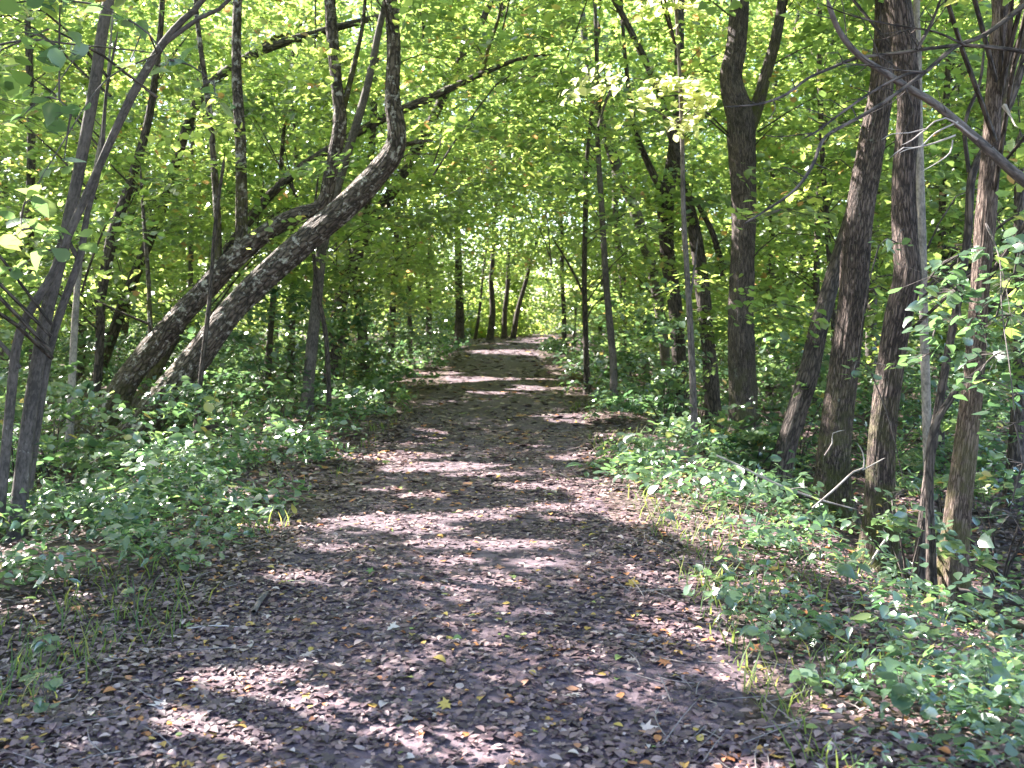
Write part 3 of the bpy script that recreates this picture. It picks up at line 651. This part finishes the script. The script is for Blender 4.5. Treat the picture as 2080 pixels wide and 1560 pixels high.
def spray_leaves(clusters, flat=.2, droop=.3):
    C, N, S, T = [], [], [], []
    for c, r, ls, n, hue in clusters:
        a = rng.uniform(0, 6.283, n); q = r*np.sqrt(rng.random(n))
        tilt = rng.normal(size=3)*.28; nn = np.array([tilt[0], tilt[1], 1.]); nn /= np.linalg.norm(nn)
        o = np.stack([q*np.cos(a), q*np.sin(a), rng.normal(size=n)*r*flat*.6], -1)
        o[:, 2] -= (o[:, 0]*nn[0]+o[:, 1]*nn[1])+droop*q*q/r
        C.append(c+o); N.append(nn+rng.normal(size=(n, 3))*.36)
        S.append(ls*rng.uniform(.6, 1.3, n)); T.append(np.clip(.05+.70*hue+rng.normal(size=n)*.16+(rng.random(n) < .02)*.5, 0, 1))
    return np.vstack(C), np.vstack(N), np.concatenate(S), np.concatenate(T)
def build_leaves(name, clusters, mat, tmpl, parent=None, origin=(0, 0, 0), carve=True, **kw):
    C, N, S, T = spray_leaves(clusters, **kw)
    if carve:
        k = shade_keep(C); C, N, S, T = C[k], N[k], S[k], T[k]
    if not len(C): return None
    return link(name, leaves_mesh(name, C-np.asarray(origin), N, S, T, mat, tmpl), parent)

def sticks(name, A, Bp, w, mat, parent, origin):   # straight three sided twigs
    n = len(A); d = Bp-A; d = d/(np.linalg.norm(d, axis=1)[:, None]+1e-9)
    u = np.cross(d, [.3, .2, .9]); u /= np.linalg.norm(u, axis=1)[:, None]+1e-9; v = np.cross(d, u)
    V = np.zeros((n, 6, 3))
    for k in range(3):
        o = (math.cos(k*2.094)*u+math.sin(k*2.094)*v)
        V[:, k] = A+o*w[:, None]; V[:, 3+k] = Bp+o*w[:, None]*.35
    Fq = (np.array([[0, 1, 4, 3], [1, 2, 5, 4], [2, 0, 3, 5]])[None]+(np.arange(n)*6)[:, None, None]).reshape(-1, 4)
    V = V.reshape(-1, 3)
    return link(name, new_mesh(name, V-np.asarray(origin), Fq, 4, mat, bark=V), parent)
nleaf = 0
for i, tr in enumerate(TREES):
    if not tr.clusters: continue
    o = build_leaves('crown', tr.clusters, M_LEAF, T6 if tr.d < 21 else T4, tr.root, tr.base)
    if o: nleaf += len(o.data.polygons)
    near_cl = [q for q in tr.clusters if q[0][1] < 24]
    if near_cl:
        c0 = np.repeat(np.array([q[0] for q in near_cl]), 7, 0); r0 = np.repeat(np.array([q[1] for q in near_cl]), 7)
        a0 = rng.uniform(0, 6.283, len(c0)); q0 = r0*rng.uniform(.6, 1., len(c0))
        e0 = c0+np.stack([q0*np.cos(a0), q0*np.sin(a0), rng.normal(size=len(c0))*.04-.3*q0*q0/r0], -1)
        kk = shade_keep(e0) & shade_keep((c0+e0)/2)
        if kk.any(): sticks('twig_sprays', c0[kk]+[0, 0, -.02], e0[kk], np.full(kk.sum(), .004), B_STEM, tr.root, tr.base)
    tb = Tubes(); k = 0
    for c, a, dm in anchors.get(i, []):
        if dm > 3.4 or c[1] > 32 or rng.random() > (.10 if c[1] < 12.5 else .26): continue
        mid = a*.5+c*.5+np.array([0, 0, .12*dm])+rng.normal(size=3)*.06*dm
        w = .004+.0032*min(dm, 4)
        if not shade_keep(np.linspace(a, c, 7)).all() or not shade_keep(np.array([mid, c+(c-mid)*.25])).all(): continue
        tb.add([a-[0, 0, .25*dm], mid, c, c+(c-mid)*.25], [w*1.5, w, w*.45, .002], 5, .45, 0, 0, wob=.05, seed=k); k += 1
    if k: tb.build('branches', B_DARK, tr.root, tr.base)
for s in SHRUBS:
    o = build_leaves('foliage', s.clusters, M_LOW, T6 if s.base[1] < 21 else T4, s.root, s.base)
    if o: nleaf += len(o.data.polygons)

# sprays coloured cream for sunlight on the pale sapling; near sprays on the stem clump and at the right edge
def near_spray(tree, spots, d, size, n, rad, mat, name='foliage', hue=.5, tmpl=TO, twig=True):
    cl = [(P(a, b, d)+rng.normal(size=3)*[0, .15, 0], rad*k, size, max(3, int(n*k)), hue) for a, b, k in spots]
    C, N, S, T = spray_leaves(cl, flat=.35, droop=.3)
    link(name, leaves_mesh(name, C-tree.base, N, S, T, mat, tmpl), tree.root)
    nr = np.concatenate([np.full(q[3], k) for k, q in enumerate(cl)]); cc = np.array([q[0] for q in cl])
    sticks('twig_sprays', cc[nr], C, np.full(len(C), .0022), B_STEM, tree.root, tree.base)
    tb = Tubes(); have = tree.crown_pts[(tree.crown_pts[:, 2] > 1.2)]
    todo = list(range(len(cc)))
    while todo:                                       # each spray hangs on a twig from the nearest wood
        D = np.linalg.norm(cc[todo][:, None]-have[None], axis=2); a, b = np.unravel_index(D.argmin(), D.shape)
        p0, p1 = have[b], cc[todo[a]]; m = (p0+p1)/2+np.array([0, 0, .10*D[a, b]])
        tb.add([p0, m, p1], [.007, .005, .003], 5, .12, 0, 0, wob=.03, seed=float(a))
        have = np.vstack([have, p1[None], m[None]]); todo.pop(a)
    tb.build('branches', B_STEM, tree.root, tree.base)
near_spray(R6, [(1195, 160, 1.1), (1240, 175, .7), (1340, 165, .8), (1365, 180, .5), (1410, 160, .6), (1415, 195, .8), (1300, 213, .5), (1375, 248, .7), (1405, 240, .7), (1425, 205, .5), (1335, 3, 1.), (1400, 10, .6)], 12.8, .13, 38, .38, M_SUNPAINT, hue=.25)
CL = TREES[0]
near_spray(CL, [(40, 60, 1), (110, 90, 1), (60, 180, .8), (130, 220, .8), (25, 230, .9), (150, 20, .8), (105, 330, .5), (260, 40, .4), (350, 125, .5), (415, 150, .6), (430, 190, .4)], 5.6, .115, 9, .22, M_LOW, hue=.55)
near_spray(CL, [(30, 430, .8), (60, 470, .8), (100, 500, .8), (20, 530, .7), (120, 470, .4), (75, 410, .6)], 5.4, .12, 8, .2, M_LOW, hue=.9)
near_spray(CL, [(272, 140, .35)], 5.3, .11, 4, .05, M_SUNPAINT, hue=.2)
SM = [t for t in TREES if t.name == 'smooth_tree'][0]
near_spray(SM, [(1900, 560, .8), (1960, 590, 1), (2040, 560, 1), (1920, 650, .8), (2000, 660, 1), (2070, 640, 1), (1890, 720, .7), (2060, 720, 1), (1930, 520, .7), (2040, 500, .8), (2060, 800, .9), (2000, 770, .7)], 6.6, .095, 26, .28, M_LOW, hue=.3)
near_spray(SM, [(2065, 860, .9), (2075, 940, .8), (2070, 1050, .8)], 5.6, .10, 9, .22, M_LOW, hue=.2)
RG = [t for t in TREES if t.name == 'ridged_tree'][1]
near_spray(RG, [(1740, 735, .7), (1780, 760, .6), (1720, 760, .4), (1800, 745, .4), (1830, 490, .7), (1770, 500, .5), (1820, 1020, .9), (1850, 1000, .8), (1790, 1030, .7)], 8.3, .085, 11, .2, M_LOW, hue=.85)

# ------------------------------------------------------------------ undergrowth between the shrubs, low plants, grass
C, N, S, T = [list() for _ in range(4)]
c_, n_, s_, t_ = spray_leaves(UNDER)
k = shade_keep(c_); C.append(c_[k]); N.append(n_[k]); S.append(s_[k]); T.append(t_[k]*.9)
o = link('undergrowth', leaves_mesh('undergrowth', np.vstack(C), np.vstack(N), np.concatenate(S), np.concatenate(T), M_LOW, T4)); nleaf += len(o.data.polygons)
tag(o, 'mass of leafy undergrowth filling the shade between the trunks', 'undergrowth', kind='stuff')

def scatter_plants(n, y0, y1):
    y = y0*(y1/y0)**rng.random(n); x = rng.uniform(-1, 1, n)*(.5*y+2.5)
    dx = x-xc(y); ad = np.abs(dx)
    nz = vnoise(x*.9, y*.9)*.6+vnoise(x*2.7, y*2.7)*.4
    edge = np.where(dx < 0, 1.62+.9*sstep(5.4, 4., y), 1.35+.25*sstep(6, 4, y))+.9*(vnoise(x*.5+3, y*.7)-.5)
    pr = sstep(-.05, .6, ad-edge)*sstep(.28, .60, nz+.10*(dx > 0))
    pr *= np.where((dx < 0) & (y < 5.), .55, 1)*np.where(dx > 0, .55+.45*sstep(5.5, 8.5, y), 1)*np.where(vnoise(x*1.7+31, y*1.7) < .42, .25, 1)
    pr = np.where((dx < -1.5-.25*np.maximum(6.2-y, 0)) & (y > 5.9) & (y < 9), np.maximum(pr, .8*sstep(.3, .45, nz)), pr)
    pr *= np.where((vnoise(x*1.25+50, y*1.25) < .42) & (dx > 0), .25, 1)
    pr = np.where((dx > 1.5) & (y < 6), np.minimum(1, pr*1.8+.12), pr)
    pr *= np.where((dx < 0) & (y > 6) & (y < 8.5) & (dx > -2.3), .55, 1)
    pr *= np.where((dx > 2.7) & (y > 5.) & (y < 15), .3, 1)
    k = rng.random(n) < pr
    return x[k], y[k], ad[k]
x, y, ad = scatter_plants(27000, 3.2, 45)
tall = rng.random(len(x)) < .05; narrow = rng.random(len(x)) < .3
m = rng.integers(4, 10, len(x))+tall*8; idx = np.repeat(np.arange(len(x)), m)
ph = .08+.22*rng.random(len(x))*np.minimum(1, (ad-1)*.7)+.008*y+tall*rng.uniform(.15, .45, len(x))*np.minimum(1, np.maximum(ad-1.4, 0))
a = rng.uniform(0, 6.283, len(idx)); rr = (.03+.12*rng.random(len(idx)))*(1+.03*y[idx])
zz = ph[idx]*rng.uniform(.35, 1., len(idx))
C = np.stack([x[idx]+rr*np.cos(a), y[idx]+rr*np.sin(a), hgt(x[idx], y[idx])+zz], -1)
N = np.stack([np.cos(a)*.35, np.sin(a)*.35, np.ones(len(a))], -1)+rng.normal(size=(len(a), 3))*.32
S = (.040+.0032*y[idx])*np.exp(rng.normal(size=len(idx))*.25)*(.75+.7*rng.random(len(x))[idx])*np.where((x[idx] > xc(y[idx])) & (y[idx] < 6.5), .8, 1)
T = np.clip(.05+.6*rng.random(len(x))[idx]**1.3+rng.normal(size=len(idx))*.14+(rng.random(len(idx)) < .015)*.5, 0, 1)
S = np.where(y[idx] < 8, np.minimum(S, .095), S)*np.where(narrow[idx], 1.15, 1); WD = np.where(narrow[idx], .5, 1)*rng.uniform(.8, 1.25, len(idx))
q = C[:, 1] < 12
for k, tm in ((q, TO), (~q, T6)):
    o = link('ground_cover', leaves_mesh('ground_cover', C[k], N[k], S[k], T[k], M_LOW, tm, width=WD[k])); nleaf += len(o.data.polygons)
    tag(o, 'low leafy ground cover plants along both banks of the path' if tm is TO else 'farther ground cover of low plants under the trees', 'ground cover', kind='stuff')
# grass: thin arching blades
n = 5200
y = 3.4*(26/3.4)**rng.random(n); side = np.where(rng.random(n) < .55, -1, 1)
x = xc(y)+side*(1.35+np.abs(rng.normal(size=n))*.9); k = rng.random(n) < sstep(.45, .7, vnoise(x*1.3+11, y*1.3)); x, y = x[k], y[k]; n = len(x)
L_ = rng.uniform(.08, .24, n); a = rng.uniform(0, 6.283, n); hz = hgt(x, y)
V = np.zeros((n, 6, 3)); w = .0028+.0002*y
for i, (s_, q, b) in enumerate([(0, 0, 1), (.5, .2, .9), (1, .6, .15)]):
    for j, sg in enumerate((-1, 1)):
        V[:, i*2+j] = np.stack([x+np.cos(a)*L_*q-np.sin(a)*w*b*sg, y+np.sin(a)*L_*q+np.cos(a)*w*b*sg, hz+L_*(s_*.9-.25*q)], -1)
Fq = (np.array([[0, 1, 3, 2], [2, 3, 5, 4]])[None]+(np.arange(n)*6)[:, None, None]).reshape(-1, 4)
tag(link('grass', new_mesh('grass', V.reshape(-1, 3), Fq, 4, M_GRASS, tint=np.repeat(rng.uniform(.2, .96, n), 2))), 'thin tufts of grass along the path edges', 'grass', kind='stuff')

# ------------------------------------------------------------------ fallen leaves
def litter_tint(n): 
    t = np.clip(rng.beta(1.2, 2.1, n)*.88, 0, .885); q = rng.random(n)
    t = np.where(q < .03, rng.uniform(.89, .91, n), t); t = np.where((q > .035) & (q < .055), rng.uniform(.925, .95, n), t); t = np.where((q > .055) & (q < .06), rng.uniform(.965, .99, n), t)
    return t
def litter_pts(n, y0, y1):
    y = y0*(y1/y0)**rng.random(n); x = rng.uniform(-1, 1, n)*(.5*y+1.2)
    dx = np.abs(x-xc(y)); wear = .55+.45*sstep(.2, 1.1, dx)
    wear *= .35+.65*sstep(.32, .6, vnoise(x*1.6+20, y*.9))
    k = rng.random(n) < wear; return x[k], y[k]
def litter(name, n, y0, y1, tmpl, size, lab):
    x, y = litter_pts(n, y0, y1); n = len(x)
    on = np.abs(x-xc(y)) < 1.3
    C = np.stack([x, y, hgt(x, y)+.012+.016*rng.random(n)], -1); N = np.stack([rng.normal(size=n)*.15, rng.normal(size=n)*.15, np.ones(n)], -1)
    S = size*(1+.045*np.maximum(y-5, 0))*np.minimum(np.exp(rng.normal(size=n)*.42), 1.7)
    o = link(name, leaves_mesh(name, C, N, S, litter_tint(n), M_LITTER, tmpl, flat=.62))
    return tag(o, lab, 'leaf litter', kind='stuff')
litter('leaf_litter', 130000, 2.7, 18, TC, .034, 'carpet of curled brown fallen leaves over path and banks')
litter('leaf_litter', 8000, 2.7, 14, TS, .066, 'lobed brown fallen leaves scattered over path and banks')
litter('leaf_litter', 60000, 9, 60, T4, .065, 'distant brown fallen leaves over path and banks')
n = 620                                            # fine dead twigs on the ground
y = 2.9*(22/2.9)**rng.random(n); side = np.where(rng.random(n) < .35, -1, 1); x = xc(y)+side*(.9+np.abs(rng.normal(size=n)*1.3))
tb = Tubes()
for i in range(n):
    a = rng.uniform(0, 6.283); l = rng.uniform(.08, .42)*(.7+.03*y[i]); b = a+rng.normal()*.35
    q = [np.array([x[i], y[i], 0]), np.array([x[i]+l*.5*math.cos(a), y[i]+l*.5*math.sin(a), 0]), np.array([x[i]+l*.5*(math.cos(a)+math.cos(b)), y[i]+l*.5*(math.sin(a)+math.sin(b)), 0])]
    up = rng.uniform(.01, .09)*(rng.random() < .5)
    for k, v in enumerate(q): v[2] = hgt(v[0], v[1])+.03+up*k/2
    tb.add(q, [.0022+.0001*y[i], .002+.0001*y[i], .001], 4, .12)
tag(tb.build('twig_litter', B_PALE), 'fine dead twigs scattered over the litter of both banks', 'twig litter', kind='stuff')
# the few fallen leaves that stand out
for nm, px, py, size, tint, lab in [('fallen_leaf', 1048, 1503, .15, .84, 'large pale tan fallen leaf lying near the bottom middle of the path'),
    ('fallen_leaf', 905, 1447, .10, .945, 'yellowish fallen leaf lying left of the large pale tan leaf'), ('fallen_leaf', 1312, 1502, .14, .80, 'folded pale fallen leaf right of the large pale tan leaf'),
    ('fallen_leaf', 893, 1357, .07, .945, 'small golden fallen leaf on the dark bare middle of the path'), ('fallen_leaf', 1282, 1198, .15, .935, 'crumpled golden fallen leaf at the right side of the path'),
    ('fallen_leaf', 797, 1288, .10, .86, 'pale grey fallen leaf left of the path middle'), ('fallen_leaf', 755, 1173, .10, .99, 'green fallen leaf on the dark path'),
    ('fallen_leaf', 325, 1450, .12, .86, 'pale greenish fallen leaf in the left foreground litter'), ('fallen_leaf', 155, 1247, .10, .90, 'orange fallen leaf under the left bank plants'),
    ('fallen_leaf', 1350, 1358, .10, .90, 'orange fallen leaf at the right edge of the path'), ('fallen_leaf', 1530, 1330, .11, .90, 'bright orange fallen leaf among the right bank seedlings')]:
    g = ground_at(px, py)
    me = leaves_mesh(nm, np.array([[0, 0, .035]]), np.array([[rng.normal()*.2, -.35, 1.]]), np.array([size]), np.array([tint]), M_LITTER, TS if size > .09 else TC)
    o = link(nm, me, None, g); tag(o, lab, 'fallen leaf', 'fallen leaves that stand out on the path')

# ------------------------------------------------------------------ seedlings that stand out, dead branches, logs
def seedling(px, py, h, size, n, lab, hue=.4):
    g = ground_at(px, py); root = link('seedling', None, None, g); tag(root, lab, 'seedling', 'seedlings standing out on the banks')
    tb = Tubes(); C, N = [], []
    for k in range(n):
        a = rng.uniform(0, 6.28); z = h*rng.uniform(.45, 1); r = size*rng.uniform(.5, 1.4)
        c = np.array([r*math.cos(a), r*math.sin(a), z]); C.append(c); N.append([math.cos(a)*.3, math.sin(a)*.3-.15, 1.])
        tb.add([(0, 0, z*.7), (c[0]*.5, c[1]*.5, z*.95), c], [.002, .0016, .001], 4, .05)
    tb.add([(0, 0, -.03), (.01, 0, h*.5), (0, .01, h)], [.004, .003, .0015], 5, .05)
    tb.build('stem', B_GREY, root)
    C = np.array(C); N = np.array(N)+rng.normal(size=(n, 3))*.2
    link('foliage', leaves_mesh('foliage', C, N, size*rng.uniform(.8, 1.3, n), np.clip(hue+rng.normal(size=n)*.15, 0, 1), M_LOW, TO), root)
for a in [(1475, 1290, .26, .065, 9, 'white gleaming seedling at the right path edge'), (1560, 1350, .22, .075, 9, 'seedling with pale shining leaves right of the gleaming one'),
          (1640, 1330, .16, .07, 8, 'low seedling among litter on the right bank'), (1720, 1210, .3, .10, 9, 'broad leaved seedling on the sunny right bank', .5),
          (1990, 1330, .35, .08, 12, 'shining seedling below the tall brown trunk on the right'), (1830, 1490, .25, .08, 12, 'dull teal seedling in the lower right corner', .15),
          (2010, 1480, .25, .08, 12, 'dull green seedling at the right edge of the lower corner', .2), (1640, 1450, .2, .06, 8, 'grassy green seedling right of the path foot', .5),
          (110, 1370, .25, .06, 12, 'small green seedling in the left foreground litter', .3), (90, 1480, .22, .06, 12, 'seedling low in the lower left corner', .2),
          (270, 1260, .22, .05, 10, 'seedling at the edge of the left bank plants', .6), (430, 960, .4, .13, 9, 'bright yellow green plant glowing on the left bank', .95),
          (640, 930, .3, .08, 10, 'plant with yellow leaves at the left path edge', .9), (1230, 860, .35, .11, 9, 'bright green plant at the right path edge below the kinked trunk', .8),
          (180, 1090, .35, .08, 14, 'sunlit seedling beside the foot of the stem clump', .7)]: seedling(*a)

def deadwood(name, cat, pl, lab, mat, d=None, lift=.0, extra=()):
    tb = Tubes(); org = None
    for k, q in enumerate([pl, *extra]):
        pts = []
        for a, b, w, *hh in q:
            if d is None:
                g = ground_at(a, b); pts.append(np.array([g[0], g[1], g[2]+w*g[1]/F*.35+(hh[0] if hh else lift)]))
            else: pts.append(P(a, b, d if not hh else d+hh[0]))
        rad = [(.65 if mat == B_DEAD else 1)*w*p[1]/F/2 for (a, b, w, *_), p in zip(q, pts)]
        if org is None: org = pts[0].copy()
        tb.add(pts, rad, 9, .06, 0, .12, seed=a*.01+k, wob=.03)
    o = tb.build(name, mat, None, org); o.location = org; tag(o, lab, cat, 'dead branches lying on the banks')
deadwood('fallen_branch', 'branch', [(1455, 925, 5), (1500, 945, 6), (1560, 975, 7), (1620, 1000, 7), (1680, 1020, 6), (1740, 1035, 4)], 'long pale bare branch lying along the right bank below the forked trunk', B_DEAD, 8.6, extra=[[(1520, 1012, 6), (1535, 985, 6), (1540, 958, 4)], [(1600, 995, 3), (1640, 990, 3), (1670, 1010, 2)]])
deadwood('fallen_branch', 'branch', [(1650, 1032, 5), (1700, 990, 6), (1735, 958, 6), (1755, 950, 5), (1752, 920, 4), (1740, 900, 3)], 'forked pale dead branch propped against the winding ridged trunk', B_DEAD, 7.9, extra=[[(1752, 955, 4), (1790, 935, 3), (1800, 930, 2)]])
deadwood('fallen_branch', 'branch', [(1675, 925, 4), (1690, 900, 4), (1692, 880, 3), (1720, 873, 2)], 'short crooked white twig in front of the thick ridged trunk', B_DEAD, 9.5)
deadwood('fallen_log', 'log', [(1945, 1200, 13), (2010, 1212, 15), (2060, 1222, 15), (2130, 1240, 15)], 'dark log lying beside the foot of the tall brown trunk', B_DARK, 7.4)
deadwood('fallen_branch', 'branch', [(1960, 1122, 6), (2000, 1128, 6), (2030, 1138, 5)], 'short pale stick behind the tall brown trunk on the right', B_DEAD, 8.4)
deadwood('fallen_branch', 'branch', [(1768, 1145, 9), (1790, 1110, 9), (1802, 1090, 6), (1795, 1075, 4)], 'sunlit bent stick at the foot of the winding ridged trunk', B_DEAD, 8.2)
deadwood('fallen_branch', 'branch', [(1835, 1155, 8), (1855, 1170, 8), (1868, 1188, 6)], 'short sunlit stick left of the tall brown trunk', B_DEAD, 7.4)
deadwood('fallen_branch', 'branch', [(388, 885, 9), (420, 868, 9), (455, 868, 8), (500, 884, 7), (545, 876, 5)], 'dark arched branch lying on the left bank below the leaning trunks', B_DARK, 13.2)
deadwood('fallen_branch', 'branch', [(255, 1112, 8), (320, 1100, 9), (370, 1090, 6)], 'dark stick lying in the litter on the left bank', B_DARK, lift=.05)
deadwood('fallen_log', 'log', [(1160, 765, 16), (1200, 775, 18), (1250, 795, 18), (1285, 812, 16)], 'dark log lying behind the two close stems at the right path edge', B_MOSSDK, 23.)
deadwood('fallen_branch', 'branch', [(1205, 785, 4), (1225, 755, 5), (1245, 725, 4)], 'pale stick leaning behind the kinked grey trunk', B_DEAD, 21.)
deadwood('fallen_branch', 'branch', [(1540, 1228, 4), (1600, 1232, 5), (1660, 1228, 4)], 'thin dark stick lying on the right bank litter', B_DARK, lift=.04)
deadwood('fallen_branch', 'branch', [(380, 1290, 5), (440, 1285, 6), (510, 1290, 5)], 'thin pale stick lying in the left foreground litter', B_DEAD, lift=.03)
deadwood('fallen_branch', 'branch', [(515, 1262, 10), (530, 1235, 11), (545, 1218, 9)], 'stubby forked stick in the litter left of the path', B_GREY, lift=.04)
deadwood('fallen_branch', 'branch', [(1392, 1325, 5), (1425, 1338, 6), (1450, 1340, 4)], 'small dark twig at the right path edge', B_DARK, lift=.03)

# ------------------------------------------------------------------ the wood beyond, closing the view
n = 3600
cl = []
for k in range(n):
    y = rng.uniform(70, 86); x = rng.uniform(-46, 48); z = .3+19*rng.random()**1.2
    cl.append((np.array([x, y, z+.4]), rng.uniform(1., 1.7), .30, 34, rng.uniform(.2, 1)))
for k in range(1100):
    cl.append((np.array([rng.uniform(-9, 13), rng.uniform(66, 80), 1.+7*rng.random()**1.3]), rng.uniform(.7, 1.3), .24, 36, rng.uniform(.4, 1)))
for k in range(700):
    cl.append((np.array([rng.uniform(-6, 1.0), rng.uniform(58.5, 65), .7+5*rng.random()**1.2]), rng.uniform(.5, .9), .2, 34, rng.uniform(.3, .9)))
o = build_leaves('distant_woods', cl, M_LEAF, T4); nleaf += len(o.data.polygons)
tag(o, 'sunlit mass of distant woods closing the end of the path', 'woods', kind='stuff')
print('leaf faces', nleaf, 'trees', len(TREES), 'clusters', len(ALL))

# ------------------------------------------------------------------ light, sky, camera
w = bpy.data.worlds.new('World'); scene.world = w; w.use_nodes = True
nt = w.node_tree; bg = nt.nodes['Background']
sky = nt.nodes.new('ShaderNodeTexSky'); sky.sky_type = 'NISHITA'; sky.sun_disc = False
sky.sun_elevation = SUN_EL; sky.sun_rotation = SUN_AZ % (2*math.pi)
nt.links.new(sky.outputs[0], bg.inputs[0]); bg.inputs[1].default_value = .12
sd = bpy.data.lights.new('sun', 'SUN'); sd.energy = 5.; sd.angle = R(.5); sd.color = (1, .95, .88)
so = bpy.data.objects.new('sun', sd); COL.objects.link(so)
from mathutils import Vector
so.rotation_euler = Vector(-SUN).to_track_quat('-Z', 'Y').to_euler(); so.location = Vector(SUN*60)
cd = bpy.data.cameras.new('camera'); co = bpy.data.objects.new('camera', cd); COL.objects.link(co)
cd.sensor_width = 36; cd.lens = 36*F/2080; cd.shift_y = -(780-HY)/2080; cd.clip_end = 1000; cd.clip_start = .05
co.location = (0, 0, CAMZ); co.rotation_euler = (R(90), 0, 0); scene.camera = co
cd.dof.use_dof = True; cd.dof.focus_distance = 7.; cd.dof.aperture_fstop = 3.6
scene.view_settings.view_transform = 'Standard'; scene.view_settings.look = 'None'; scene.view_settings.gamma = 1; scene.view_settings.exposure = 2.88
cy = scene.cycles; cy.max_bounces = 7; cy.diffuse_bounces = 4; cy.glossy_bounces = 2; cy.transmission_bounces = 5; cy.transparent_max_bounces = 4
cy.use_denoising = True; cy.caustics_reflective = False; cy.caustics_refractive = False
